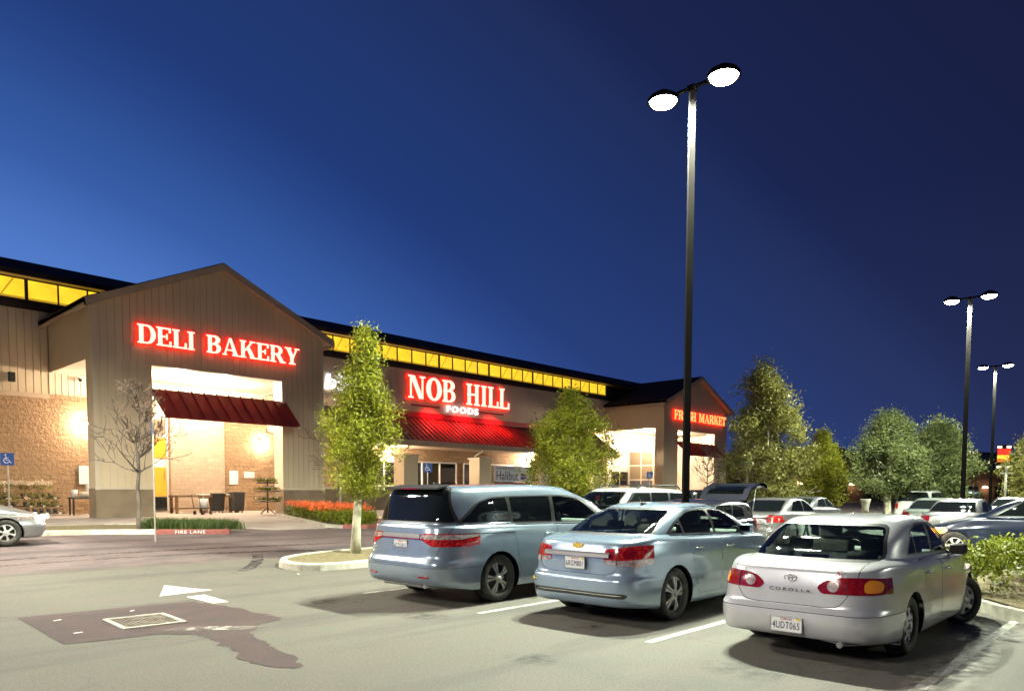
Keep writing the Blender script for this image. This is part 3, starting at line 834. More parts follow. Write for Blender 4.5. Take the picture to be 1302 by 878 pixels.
# hedge island on the right
hk = [(17.4, 2.9), (17.4, -.9), (15.0, -3.2), (12.0, -3.0), (11.0, -1.0), (10.92, .6), (11.0, 1.40), (11.4, 1.78), (11.95, 2.16), (12.45, 2.65), (13.2, 2.95), (17.4, 2.9)]
o = empty('hedge_island', (12, 0, 0)); tag(o, 'kerbed planting island under the clipped hedge at the right edge', 'planter island')
k = ring_kerb('kerb', hk, .15, .16, M['kerb']); k.parent = o; k.location = (-12, 0, 0)
s = sheet('soil', [(12+(x-12)*.96+.02, y*.95) for x, y in hk[:-1]], .13, M['soil'], None); s.parent = o; s.location = (-12, 0, 0)
rnd = random.Random(3)
hg = empty('hedge', (13, .3, .13)); tag(hg, 'low clipped yellow green hedge behind the front wheel of the silver sedan', 'hedge')
b = MB(); st = MB(); n_ = 0
while n_ < 1500:
    x = rnd.uniform(11.2, 16.6); y = rnd.uniform(-2.6, 2.7)
    edge = 2.75; left = 11.45+.62*max(0, y-1.0)
    if x < left or y > edge-.1: continue
    top = .66 + .07*math.sin(x*5)+.06*math.sin(y*4+1)
    z = top*rnd.random()**.35
    inside = min(x-left, edge-y)
    if inside > .45 and z < top-.25: continue
    if z < .12: continue
    leafquads(b, x-13, y-.3, z-.0, .16, 24, .042, rnd); n_ += 1
for _ in range(70):
    x = rnd.uniform(11.6, 16.0); y = rnd.uniform(-2.3, 1.35); st.tube([(x-13, y-.3, 0), (x-13+rnd.uniform(-.12, .12), y-.3+rnd.uniform(-.12, .12), .45)], .010, 5)
b.build('foliage', M['leaf_hedge'], hg, norm=False); st.build('stems', M['bark'], hg)
b = MB()
for _ in range(60):
    leafquads(b, rnd.uniform(11.5, 13)-13, rnd.uniform(.9, 1.6)-.3, rnd.uniform(.20, .45), .10, 8, .035, rnd)
b.build('red_shoots', M['leaf_red'], hg, norm=False)

# fire lane planter with grasses
fl = [(-6.0, 24.2), (4.83, 23.9), (7.4, 23.49), (7.8, 23.3), (10.25, 21.79), (10.55, 21.95), (11.6, 24.6), (11.3, 25.2), (8.2, 26.1), (-6, 26.1)]
o = empty('fire_lane_planter', (8, 24, 0)); tag(o, 'low planter with fire lane lettering on its red kerb before the store', 'planter island')
def seg(p, q, nm, m, h=.15):
    k = ring_kerb(nm, [p, q], h, .17, m); k.parent = o; k.location = (-8, -24, 0); return k
seg((-6.0, 24.2), (4.83, 23.9), 'kerb', M['kerb']); seg((4.83, 23.9), (7.0, 23.55), 'kerb', M['kerb']); seg((7.0, 23.55), (8.55, 22.83), 'kerb', noisy(mat('white_kerb_paint', (.62, .58, .52), .7), (.4, .37, .33), 5, 6))
seg((8.55, 22.83), (10.35, 21.75), 'kerb', M['kerb_red']); seg((10.35, 21.75), (11.6, 24.6), 'kerb', M['kerb_red']); seg((11.6, 24.6), (8.2, 26.1), 'kerb', M['kerb'])
s = sheet('soil', [(-6, 24.3), (4.9, 24.0), (7.45, 23.62), (10.3, 21.98), (11.45, 24.55), (8.2, 26.0), (-6, 26.0)], .12, M['soil'], None); s.parent = o; s.location = (-8, -24, 0)
a = math.atan2(21.75-22.83, 10.35-8.55)
t = text('kerb_lettering', 'FIRE LANE', .135, M['white'], o, (9.38-8, 22.33-24-.012, gz(22.3)+.073), (PI/2, 0, a), .002, sx=1.25, space=1.15)
b = MB()
rnd = random.Random(5)
for _ in range(150):
    x = rnd.uniform(8.6, 10.9); y = 23.75-.57*(x-7.4)+rnd.uniform(.2, 1.3)
    blades(b, x-8, y-24, gz(y)+.12, .34, 30, .16, .008, rnd)
tg = b.build('ornamental_grass', M['grassm'], None, (8, 24, 0), norm=False); tag(tg, 'tufts of ornamental grass in the fire lane planter', 'grass', None, 'stuff')

# flower bed beside the entrance
bed = [(16.4, 29.9), (15.5, 26.6), (14.5, 23.0), (14.75, 22.2), (15.4, 21.6), (16.2, 21.9), (17.8, 24.0), (18.4, 26.0), (18.2, 28.6)]
o = empty('flower_bed', (16.4, 25.5, 0)); tag(o, 'kerbed flower bed of orange blooms over green shrubs beside the entrance column', 'flower bed')
k = ring_kerb('kerb', [(14.75, 22.2), (15.4, 21.6), (16.2, 21.9), (17.8, 24.0), (18.4, 26.0)], .15, .15, M['kerb_red']); k.parent = o; k.location = (-16.4, -25.5, 0)
k = ring_kerb('kerb', [(16.4, 29.9), (15.5, 26.6), (14.5, 23.0), (14.75, 22.2)], .12, .15, M['kerb']); k.parent = o; k.location = (-16.4, -25.5, 0)
s = sheet('soil', bed, .10, M['soil'], None); s.parent = o; s.location = (-16.4, -25.5, 0)
b = MB(); fb = MB(); rnd = random.Random(8); c_ = 0
bp2 = [(p[0]-16.4, p[1]-25.5) for p in bed]
while c_ < 620:
    x = rnd.uniform(-1.9, 2.0); y = rnd.uniform(-3.9, 4.4)
    if not inpoly(x, y, offset_poly(bp2, .22)): continue
    c_ += 1; leafquads(b, x, y, gz(y+25.5)+.12+rnd.uniform(.05, .38), .17, 16, .06, rnd)
    if y > -1.2 and rnd.random() < .8: leafquads(fb, x, y, gz(y+25.5)+.12+rnd.uniform(.42, .58), .13, 9, .05, rnd)
b.build('shrubs', M['leaf_hedge'], o, norm=False); fb.build('blooms', M['flower_or'], o, norm=False)
# ------------------------------------------------------------------ the store
M['siding'] = noisy(mat('tan_metal_siding', (.66, .555, .395), .6), (.60, .50, .35), .5, 5)
M['siding2'] = noisy(mat('cream_siding', (.66, .58, .45), .6), (.60, .52, .40), .6, 5)
M['uppertan'] = noisy(mat('light_tan_upper_wall', (.76, .62, .46), .7), (.68, .55, .40), .6, 6)
M['trimtan'] = noisy(mat('tan_trim', (.50, .39, .285), .55), (.44, .34, .25), 1.5, 4)
M['basem'] = noisy(mat('brown_base_masonry', (.27, .21, .14), .85), (.20, .155, .105), 1.2, 8, bump=.006, bscale=25)
M['roofm'] = noisy(mat('dark_metal_roof', (.050, .036, .036), .95, 0, spec=.1), (.035, .026, .028), 1.0, 4)
M['awning'] = noisy(mat('dark_red_metal', (.24, .028, .025), .42, .25), (.17, .022, .020), 1.2, 4)
M['canopyred'] = noisy(mat('canopy_red_with_sign_light', (.78, .025, .05), .5, 0), (.62, .02, .04), 1.2, 4)  # strong red stands in for the sign's light on the canopy
M['canopygrey'] = noisy(mat('grey_brown_metal_canopy', (.15, .11, .10), .5, .1), (.12, .09, .08), 1.2, 4)
M['canopyseam'] = mat('brown_seam_metal', (.13, .07, .05), .5, .2)
M['soffit'] = noisy(mat('cream_soffit', (.62, .56, .47), .8), (.55, .49, .40), 1.0, 4)
M['frame_w'] = mat('white_frame', (.72, .70, .66), .5)
M['dark_glass'] = mat('dark_store_glass', (.012, .012, .012), .05, 0, 0, spec=.8)
M['grey_glass'] = mat('grey_store_glass', (.09, .085, .10), .1, 0, 0, spec=.8)
M['tan_glass'] = mat('tan_store_glass', (.24, .19, .13), .15, 0, 0)

def splitface(name, c1, c2, bumpd=.05):
    m = mat(name, c1, .9); n = m.node_tree.nodes; l = m.node_tree.links; b = bsdf(m)
    tc = n.new('ShaderNodeTexCoord'); mp = n.new('ShaderNodeMapping'); mp.inputs['Rotation'].default_value = (PI/2, 0, 0); l.new(tc.outputs['Object'], mp.inputs[0])
    br = n.new('ShaderNodeTexBrick'); br.inputs['Color1'].default_value = (*c1, 1); br.inputs['Color2'].default_value = (*c2, 1); br.inputs['Mortar'].default_value = tuple(v*.8 for v in c1)+(1,)
    br.inputs['Scale'].default_value = 1; br.inputs['Brick Width'].default_value = .41; br.inputs['Row Height'].default_value = .205; br.inputs['Mortar Size'].default_value = .010; br.inputs['Mortar Smooth'].default_value = .5
    l.new(mp.outputs[0], br.inputs['Vector'])
    no = n.new('ShaderNodeTexNoise'); no.inputs['Scale'].default_value = 5.5; no.inputs['Detail'].default_value = 9; no.inputs['Roughness'].default_value = .62; l.new(tc.outputs['Object'], no.inputs['Vector'])
    mx = n.new('ShaderNodeMixRGB'); mx.blend_type = 'MULTIPLY'; mx.inputs[0].default_value = .35; l.new(br.outputs[0], mx.inputs[1]); l.new(no.outputs[0], mx.inputs[2]); l.new(mx.outputs[0], b.inputs['Base Color'])
    ad = n.new('ShaderNodeMath'); ad.operation = 'MULTIPLY_ADD'; ad.inputs[1].default_value = -.35; l.new(br.outputs['Fac'], ad.inputs[0]); l.new(no.outputs[0], ad.inputs[2])
    bp = n.new('ShaderNodeBump'); bp.inputs['Distance'].default_value = bumpd; bp.inputs['Strength'].default_value = 1; l.new(ad.outputs[0], bp.inputs['Height']); l.new(bp.outputs[0], b.inputs['Normal'])
    return m
M['brick'] = splitface('tan_splitface_block', (.44, .29, .165), (.38, .25, .145), .14)
M['brick_pale'] = splitface('pale_brick', (.56, .44, .33), (.50, .39, .29), .03)

def ribbed(b, x0, x1, zb, zt, y, axis='x', pitch=.30, groove=.035, depth=.022, out=-1, mi=0):
    """vertical-ribbed wall; zb/zt functions; axis x: wall along x facing -y; axis y: wall along y facing -x"""
    n = max(1, round((x1-x0)/pitch)); p = (x1-x0)/n
    def P(u, w, z): return (u, w, z) if axis == 'x' else (w, u, z)
    for i in range(n):
        a = x0+p*i; c = a+p-groove; d = a+p; e = -out*depth
        for (u0, w0, u1, w1) in ((a, y, c, y), (c, y, c+.006, y+e), (c+.006, y+e, d-.006, y+e), (d-.006, y+e, d, y)):
            pts = [P(u0, w0, zb(u0)), P(u1, w1, zb(u1))]
            um = None
            q = [P(u1, w1, zt(u1)), P(u0, w0, zt(u0))]
            b.poly(pts+q, mi)

C_ = lambda v: (lambda u: v)
store = empty('supermarket_building', (30, 38.4, .45)); tag(store, 'long tan supermarket with two gabled entrance portals, red awnings and a lit yellow clerestory', 'supermarket')
OFF = (-30, -38.4, -.45)
def part(b, name, m, parent=None, norm=True):
    o = b.build(name, m, parent or store, norm=norm)
    if parent is None: o.location = OFF
    return o

ZG = .45
# back body of the building
b = MB(); b.bx(-14, 68, 38.46, 70, 0, 9.70); part(b, 'main_wall', M['trimtan'])
b = MB(); ribbed(b, -14, 9.88, C_(5.92), C_(9.62), 38.40); part(b, 'upper_siding', M['siding'], norm=False)
b = MB(); ribbed(b, 20.48, 68, C_(4.8), C_(9.62), 38.40, pitch=.9, depth=.006, groove=.02); part(b, 'upper_siding', M['uppertan'], norm=False)
b = MB(); b.bx(-14, 9.86, 38.36, 38.46, 1.98, 5.74); b.bx(-14, 9.86, 38.36, 38.46, ZG-.3, 1.80); b.bx(9.86, 17.0, 38.36, 38.46, 1.98, 5.74) if False else None
part(b, 'block_wall', M['brick'])
b = MB(); b.bx(-14, 9.88, 38.33, 38.46, 5.742, 5.94); b.bx(-14, 9.88, 38.34, 38.46, 1.802, 1.978); part(b, 'belt_course', M['trimtan'])
b = MB(); b.bx(-14, 68, 38.25, 38.7, 9.66, 9.98); part(b, 'wall_cap', M['roofm'])
# clerestory windows, each its own part
M['lit_y'] = mat('lit_clerestory', (.6, .35, .03), .4, emis=(1.0, .66, .03), es=1.0)
n = M['lit_y'].node_tree.nodes; l = M['lit_y'].node_tree.links; tc = n.new('ShaderNodeTexCoord'); no = n.new('ShaderNodeTexNoise'); no.inputs['Scale'].default_value = .9; no.inputs['Detail'].default_value = 2; l.new(tc.outputs['Object'], no.inputs['Vector'])
mr = n.new('ShaderNodeMapRange'); mr.inputs[1].default_value = .3; mr.inputs[2].default_value = .7; mr.inputs[3].default_value = .62; mr.inputs[4].default_value = 1.3; l.new(no.outputs[0], mr.inputs[0]); l.new(mr.outputs[0], bsdf(M['lit_y']).inputs['Emission Strength'])
M['lit_y2'] = mat('lit_brace', (.5, .3, .05), .5, emis=(.9, .52, .03), es=.5)
M['mull'] = mat('dark_mullion', (.05, .04, .03), .5)
pw = 1.215
k0 = 9.14
first = None
rnd = random.Random(4)
for i in range(-15, 40):
    x = k0+pw*i
    if x+pw > 54.0: break
    fr = MB(); fr.bx(0, pw, -.02, .05, 10.93, 11.0); fr.bx(0, pw, -.02, .05, 9.98, 10.06); fr.bx(-.03, .03, -.04, .05, 10.0, 10.98)
    if i % 4 == 0: fr.bx(-.10, -.032, -.05, .05, 10.0, 10.98)
    f = fr.build('window', M['mull'], store); f.location = (x-30, 0, -.45)
    p = MB(); p.bx(.03, pw-.03, .03, .05, 10.06, 10.93); p.build('pane', M['lit_y'], f)
    p = MB()
    if rnd.random() < .6: p.prism([(.15, .015, 10.08), (.22, .015, 10.08), (.75, .015, 10.92), (.66, .015, 10.92)], (0, .01, 0))
    p.bx(.03, pw-.03, .01, .025, 10.06, 10.16); p.build('brace', M['lit_y2'], f)
# main roof: eave band and slope
b = MB(); b.prism([(-15, 37.9, 11.0), (-15, 37.9, 11.22), (-15, 43.6, 13.1), (-15, 49.3, 11.22), (-15, 49.3, 11.0)], (84, 0, 0)); part(b, 'roof', M['roofm'])
b = MB(); b.bx(-15, 69, 37.95, 38.6, 10.985, 10.995); part(b, 'roof_soffit', M['trimtan'])
b = MB(); b.bx(-14, 68, 38.6, 49, 9.7, 10.98); part(b, 'clerestory_wall', M['mull'])
# wall behind the canopy: block, windows, doors
b = MB(); b.bx(20.5, 26.9, 38.3, 38.46, ZG-.3, 4.8); b.bx(26.9, 52.9, 38.3, 38.46, 3.60, 4.8); b.bx(26.9, 52.9, 38.3, 38.46, ZG-.3, 1.88)
for x0, x1 in ((26.9, 27.2), (30.0, 30.2), (34.9, 35.6), (36.75, 38.1), (40.9, 43.5), (47.5, 52.9)): b.bx(x0, x1, 38.3, 38.46, 1.88, 3.60)
part(b, 'canopy_wall', M['brick'])
for x0, x1, nn, m in ((27.2, 30.0, 2, 'dark_glass'), (30.2, 34.9, 3, 'dark_glass'), (35.6, 36.75, 1, 'grey_glass'), (38.1, 40.9, 2, 'dark_glass'), (43.5, 47.5, 3, 'dark_glass')):
    fr = MB(); w = x1-x0
    fr.bx(0, w, -.16, -.02, 3.50, 3.60); fr.bx(0, w, -.16, -.02, 1.88, 1.96)
    for j in range(nn+1): fr.bx(w*j/nn-.04, w*j/nn+.04, -.165, -.02, 1.965, 3.495)
    f = fr.build('window', M['frame_w'], store); f.location = (x0-30, 0, -.45)
    p = MB(); p.bx(.0, w, -.08, -.07, 1.96, 3.5); p.build('pane', M[m], f)
# ribbed canopy over the shop front, the sign's red light painted on its middle
b = MB()
cx0, cx1 = 26.5, 51.0
T0, T1 = Vector((0, 38.25, 6.50)), Vector((0, 35.6, 4.74))
b.prism([(cx0, T0.y, T0.z), (cx0, T1.y, T1.z), (cx0, T1.y, T1.z-.05), (cx0, T0.y, T0.z-.25)], (cx1-cx0, 0, 0))
cano = part(b, 'canopy', M['canopygrey'])
b = MB(); dn = Vector((0, -.0025*1, .004)); b.prism([(29.0, T0.y, T0.z+.003), (29.0, T1.y, T1.z+.003), (29.0, T1.y, T1.z+.006), (29.0, T0.y, T0.z+.006)], (14.0, 0, 0)); b.build('canopy_sign_light_panels', M['canopyred'], cano)
d = (T1-T0); nrm = Vector((0, d.z, -d.y)).normalized(); nrm = nrm if nrm.z > 0 else -nrm
b = MB(); x = cx0+.02
while x < cx1:
    p0 = Vector((x, T0.y, T0.z))+nrm*.003; b.prism([p0, p0+nrm*.07, p0+d+nrm*.07, p0+d], (.085, 0, 0)); x += .42
o = b.build('canopy_seams', M['canopyseam'], cano)
b = MB(); b.bx(cx0, cx1, 35.46, 35.60, 4.40, 4.76, bev=.02); part(b, 'canopy_gutter', M['trimtan'])
b = MB(); b.bx(cx0, cx1, 38.1, 38.32, 6.50, 6.86); part(b, 'canopy_flashing', M['canopyred'])
b = MB(); b.bx(cx0, cx1, 35.6, 38.3, 4.42, 4.46); part(b, 'canopy_soffit', M['trimtan'])
# pillars and the low wall
for x in (27.75, 34.15, 40.5, 46.9):
    b = MB(); b.bx(-.0, 1.1, 0, 1.0, -.1, 3.28); p = b.build('pillar', M['siding'], store); p.location = (x-30, 35.15-38.4, 0)
    b = MB(); b.bx(-.08, 1.18, -.08, 1.08, 3.282, 3.40, bev=.01); b.build('pillar_cap', M['siding2'], p)
    b = MB(); b.tube([(.72, .45, 4.05), (.72, .45, 3.85), (.30, .75, 3.50), (.30, .75, 3.42)], .06, 8); b.build('downpipe', M['soffit'], p)
b = MB(); b.bx(20.5, 27.7, 35.3, 35.55, ZG-.2, 1.68); lw = part(b, 'low_wall', M['basem'])
b = MB(); b.bx(20.5, 27.7, 35.24, 35.6, 1.682, 1.80, bev=.01); b.build('low_wall_cap', M['siding2'], lw)
# louvre on the blank wall right of the first portal
b = MB(); b.bx(24.2, 25.4, 38.28, 38.40, 6.03, 6.70)
for k in range(6): b.box((24.8, 38.27, 6.10+.11*k), (1.16, .05, .03), 0, (-.5, 0, 0))
part(b, 'louvre', M['grey_glass'])

def portal(x0, x1, awn0, awn1, awn_z, dark=False):
    """gabled entrance portal: front piers, side piers, gable, roof, soffit, awning"""
    xm = (x0+x1)/2; yf = 32.5; yb = 38.38; ze = 9.08; zp = 11.48; zo = 6.93; ox0, ox1 = x0+2.27, x1-2.27
    gt_ = lambda x: ze+(zp-ze)*(1-abs(x-xm)/((x1-x0)/2))
    P = []
    # base masonry of the piers
    for a, c in ((x0, ox0), (ox1, x1)):
        b = MB(); b.bx(a, c, yf, yf+.85, ZG-.3, 1.66); part(b, 'portal_base', M['basem'])
    b = MB()
    for a, c in ((x0+.03, ox0-.0), (ox1, x1-.03)): b.bx(a, c, yf+.03, yf+.82, 1.66, zo)
    b.prism([(x0+.03, yf+.03, zo), (x1-.03, yf+.03, zo), (x1-.03, yf+.03, ze-.02), (xm, yf+.03, zp-.03), (x0+.03, yf+.03, ze-.02)], (0, .3, 0))
    core = part(b, 'portal_frame', M['siding2'])
    b = MB()
    for a, c in ((x0, ox0), (ox1, x1)): ribbed(b, a, c, C_(1.72), C_(zo), yf)
    ribbed(b, x0, xm, C_(zo), gt_, yf); ribbed(b, xm, x1, C_(zo), gt_, yf)
    # left flank, faces -x : pier and lintel
    ribbed(b, yf, yf+.82, C_(1.72), C_(zo), x0, 'y', .28); ribbed(b, yf, yb, C_(zo), C_(ze-.02), x0, 'y')
    sd = part(b, 'portal_siding', M['siding'], norm=False)
    b = MB(); b.bx(x0+.004, x0+.1, yf+.02, yb, zo, ze-.1); b.bx(x1-.1, x1-.004, yf+.02, yb, zo, ze-.1); part(b, 'portal_lintel', M['siding'])
    # corner and opening trim
    b = MB()
    for x in (x0, x1-.16): b.bx(x-.012 if x == x0 else x, x+.16 if x == x0 else x+.172, yf-.03, yf+.01, 1.60, ze-.1)
    b.bx(x0-.03, ox0+.02, yf-.035, yf-.005, 1.62, 1.72); b.bx(ox1-.02, x1+.03, yf-.035, yf-.005, 1.62, 1.72)
    b.bx(ox0-.0, ox0+.012, yf, yf+.83, 1.68, zo-.01); b.bx(ox1-.012, ox1, yf, yf+.83, 1.68, zo-.01)
    b.bx(ox0-.02, ox1+.02, yf-.025, yf+.34, zo-.05, zo+.06)
    part(b, 'portal_trim', M['siding2'])
    # roof: two slabs running back, fascia boards on the gable
    s = (zp-ze)/((x1-x0)/2); ov = .38
    for q in (-1, 1):
        xe = (x0-ov) if q < 0 else (x1+ov); zee = ze-s*ov
        b = MB(); b.prism([(xm, yf-.45, zp+.06), (xe, yf-.45, zee+.06), (xe, yf-.45, zee+.26), (xm, yf-.45, zp+.26)], (0, 11.5, 0))
        x = xm
        part(b, 'portal_roof', M['roofm'])
        b = MB(); b.prism([(xm, yf-.50, zp-.10), (xe, yf-.50, zee-.10), (xe, yf-.50, zee+.22), (xm, yf-.50, zp+.22)], (0, .045, 0))
        b.prism([(xe, yf-.5, zee-.12), (xe, yf-.5, zee+.20), (xe-q*.05, yf-.5, zee+.20), (xe-q*.05, yf-.5, zee-.12)], (0, 6.3, 0))
        part(b, 'portal_fascia', M['trimtan'])
        b = MB(); b.prism([(xm, yf-.45, zp+.052), (xe, yf-.45, zee+.052), (xe, yf-.45, zee+.03), (xm, yf-.45, zp+.03)], (0, 6.4, 0)); part(b, 'portal_eave', M['trimtan'])
    b = MB(); b.bx(x0+.1, x1-.1, yf+.33, yb, zo+.03, zo+.10); part(b, 'portal_soffit', M['soffit'])
    b = MB(); b.bx(x0-.10, x0+.02, yf-.02, yf+.10, ze-.62, ze-.12); part(b, 'downpipe_head', M['siding2'])
    # awning
    z1, z0 = awn_z; a = MB(); y1 = yf-1.05
    a.prism([(awn0, yf+.10, z1), (awn0+.15, y1, z0), (awn0+.15, y1, z0-.05), (awn0, yf+.10, z1-.12)], (awn1-awn0, 0, 0))
    aw = part(a, 'awning', M['awning'])
    b = MB(); nn = 11; D = Vector((.15, y1-yf-.10, z0-z1))
    for k in range(nn+1):
        x = awn0+(awn1-awn0-.05)*k/nn; p0 = Vector((x, yf+.10, z1+.002)); b.prism([p0, p0+Vector((0, -.03, .06)), p0+D+Vector((0, -.03, .06)), p0+D], (.05, 0, 0))
    b.build('awning_seams', M['awning'], aw)
    b = MB()
    for x in (awn0+.1, awn1+.1): b.tube([(x, y1+.02, z0-.03), (x, y1-.03, z0-.14)], [.05, .01], 6)
    b.build('awning_tip', M['soffit'], aw)

portal(9.90, 20.50, 12.17, 18.40, (5.92, 4.66))
portal(52.95, 64.0, 55.15, 61.9, (5.90, 4.72))
# back wall inside the first portal
b = MB(); b.bx(9.86, 12.2, 38.36, 38.46, ZG-.3, 5.74); b.bx(9.88, 12.2, 38.33, 38.46, 5.742, 5.94); part(b, 'porch_block_wall', M['brick'])
b = MB(); b.bx(17.94, 20.5, 38.30, 38.46, ZG-.3, 5.3); part(b, 'porch_block_wall', M['brick'])
b = MB(); b.bx(15.12, 17.94, 38.12, 38.46, ZG-.3, 5.5); part(b, 'porch_brick_pier', M['brick_pale'])
b = MB(); ribbed(b, 9.88, 12.2, C_(5.94), C_(7.0), 38.37, pitch=.26); ribbed(b, 12.2, 20.5, C_(5.3), C_(7.0), 38.36, pitch=.26); part(b, 'porch_siding', M['siding2'], norm=False)
b = MB(); b.bx(12.2, 15.12, 38.40, 38.44, ZG, 5.3); sf = part(b, 'storefront_panel', M['frame_w'])
M['lit_o'] = mat('lit_orange_glass', (.5, .22, .03), .2, emis=(1.0, .38, .03), es=.62)
noisy_e = M['lit_o']
for x0, x1, z0, z1, m, nm in ((13.7, 14.98, 1.28, 2.75, 'lit_o', 'door'), (12.35, 13.6, 1.28, 2.75, 'lit_o', 'door'), (12.35, 14.98, 3.22, 4.25, 'lit_o', 'window'), (12.35, 14.98, 4.42, 5.16, 'tan_glass', 'window'), (13.7, 14.98, .55, 1.24, 'dark_glass', 'door_panel'), (12.35, 13.6, .55, 1.24, 'dark_glass', 'door_panel')):
    b = MB(); b.bx(x0, x1, 38.35, 38.395, z0, z1); part(b, nm, M[m])
b = MB(); b.box((14.86, 38.3, 2.35), (.03, .05, .5)); b.build('handle', M['steel'], sf)
b = MB(); b.tube([(14.1, 38.32, 2.2), (14.1, 38.32, 3.0)], .01, 6); b.bm.free()
# notices
for x0, x1, z0, z1 in ((18.27, 18.75, 1.92, 2.66), (19.1, 19.7, 2.28, 2.62)):
    b = MB(); b.bx(0, x1-x0, -.03, 0, 0, z1-z0, bev=.004); o = b.build('wall_notice', M['white'], None, (x0, 38.29, z0)); tag(o, 'tall white notice on the block wall beside the brick pier in the left portal' if x0 < 19 else 'small wide white notice on the block wall near the plant stand', 'notice')
b = MB(); b.bx(0, .5, -.05, 0, 0, .86, bev=.004); o = b.build('notice_case', M['white'], None, (10.95, 38.30, 1.86)); tag(o, 'white notice case with dark edge on the block wall left of the portal column', 'notice')
b = MB(); b.bx(-.02, .0, -.055, 0, -.02, .90); b.bx(0, .5, -.055, 0, -.02, 0); b.build('case_frame', M['mull'], o)
# side wall bits under the left flank of portal one
b = MB(); ribbed(b, 9.9, 12.3, C_(5.92), C_(9.0), 38.405); b.bm.free()

# second portal interior
b = MB(); b.bx(52.95, 53.6, 38.28, 38.46, ZG, 7.0); b.bx(53.6, 64, 38.30, 38.46, 3.6, 7.0); b.bx(60.6, 64.0, 38.30, 38.46, ZG, 3.6); b.bx(63.85, 63.98, 33.4, 38.3, ZG, 6.93); part(b, 'porch_wall', M['soffit'])
b = MB(); b.bx(53.6, 60.6, 38.36, 38.42, ZG, 3.6); sf = part(b, 'storefront_panel', M['frame_w'])
for k in range(5):
    x = 53.8+k*1.35
    b = MB(); b.bx(x, x+1.2, 38.32, 38.355, 2.2, 3.4); part(b, 'window', M['dark_glass'])
    b = MB(); b.bx(x, x+1.2, 38.32, 38.355, .6, 2.05); part(b, 'window', M['lit_o'] if k in (1, 4) else M['dark_glass'])
# a white framed glass wall on the flank side, seen through the side opening
fg = MB(); fg.bx(0, .08, 0, 4.1, -.1, 5.0); f = fg.build('flank_wall', M['soffit'], store); f.location = (56.4-30, 34.2-38.4, 0)
for j in range(3):
    for (z0, z1) in ((1.0, 2.25), (2.4, 3.55), (3.7, 4.85)):
        b = MB(); b.bx(-.02, -.003, .22+j*1.28, 1.36+j*1.28, z0-.1, z1-.1); b.build('window', M['tan_glass'] if z0 > 2.3 else (M['lit_o'] if (j == 0 and z0 < 2) else M['grey_glass']), f)
b = MB(); b.bx(50.6, 52.3, 38.2, 38.3, 1.0, 3.2); part(b, 'service_door', M['trimtan'])

# ------------------------------------------------------------------ porch lamps
def wlamp(loc, w, col=(1, .78, .55), soft=.12, nm='porch_lamp', label=None, size=.16, shape='wall'):
    root = empty(nm, loc); tag(root, label, 'lamp')
    b = MB()
    if shape == 'ceil':
        b.lathe([(.0, .05), (size, .05), (size*1.05, 0), (size*.98, -.015)], n=20); b.build('housing', M['steel'], root)
        b = MB(); b.lathe([(size*.95, -.012), (size*.7, -.06), (.001, -.08)], n=20)
    else:
        b.box((0, .07, 0), (.26, .12, .20), bev=.02); b.build('housing', M['mull'], root)
        b = MB(); b.box((0, -.03, -.01), (.22, .09, .15), bev=.02)
    b.build('lens', M['lens_w'], root)
    d = bpy.data.lights.new('lamp_light', 'POINT'); d.energy = w; d.color = col; d.shadow_soft_size = soft
    o = bpy.data.objects.new('lamp_light', d); COL.objects.link(o); o.parent = root; o.location = (0, -.30 if shape == 'wall' else 0, -.12 if shape == 'wall' else -.28)
M['lens_w'] = mat('warm_lens', (.8, .7, .6), .4, emis=(1.0, .88, .72), es=26)
WP = 3.6
wlamp((14.5, 35.2, 6.93), 520*WP, label='left of two bright lamps on the soffit of the bakery portal', shape='ceil')
wlamp((17.0, 36.0, 6.93), 420*WP, label='right of two bright lamps on the soffit of the bakery portal', shape='ceil')
wlamp((20.15, 38.2, 4.35), 75*WP, label='wall lamp on the block wall behind the right column of the bakery portal')
wlamp((11.3, 38.25, 4.75), 110*WP, label='wall lamp washing the block wall behind the left column of the bakery portal')
wlamp((28.5, 38.12, 4.05), 420*WP, label='wall lamp under the canopy just right of the tall pale-trunked tree')
wlamp((42.4, 38.12, 4.0), 420*WP, label='wall lamp under the canopy above the fish banner')
wlamp((55.0, 35.6, 6.9), 700*WP, label='left of two bright soffit lamps in the fresh market portal', shape='ceil')
wlamp((59.5, 35.6, 6.9), 420*WP, label='right of two bright soffit lamps in the fresh market portal', shape='ceil')
# speaker and camera on the upper wall
b = MB(); b.box((0, 0, 0), (.26, .22, .42), bev=.03); o = b.build('wall_speaker', M['black'], None, (8.4, 38.2, 6.55)); tag(o, 'black box speaker mounted high on the ribbed wall at the left', 'speaker')
b = MB(); b.box((0, .0, .0), (.04, .3, .04)); b.build('bracket', M['black'], o)
b = MB(); b.lathe([(.001, -.12), (.07, -.09), (.09, 0)], n=16); o = b.build('dome_camera', M['black'], None, (11.1, 38.15, 6.75)); tag(o, 'small dome camera on the ribbed wall beside the portal', 'camera')
b = MB(); b.lathe([(.001, .08), (.11, .07), (.11, 0), (.0, 0)], n=16); b.box((0, .1, .05), (.08, .2, .08)); b.build('mount', M['white'], o)
b = MB(); b.lathe([(.001, -.14), (.11, -.11), (.12, 0), (.10, .1), (.0, .12)], n=16); o = b.build('dome_camera', M['black'], None, (53.5, 38.0, 5.9)); tag(o, 'dark round camera hanging at the corner of the fresh market portal', 'camera')
b = MB(); b.tube([(0, .3, .2), (0, 0, .2), (0, 0, .1)], .03, 6); b.build('bracket', M['black'], o)
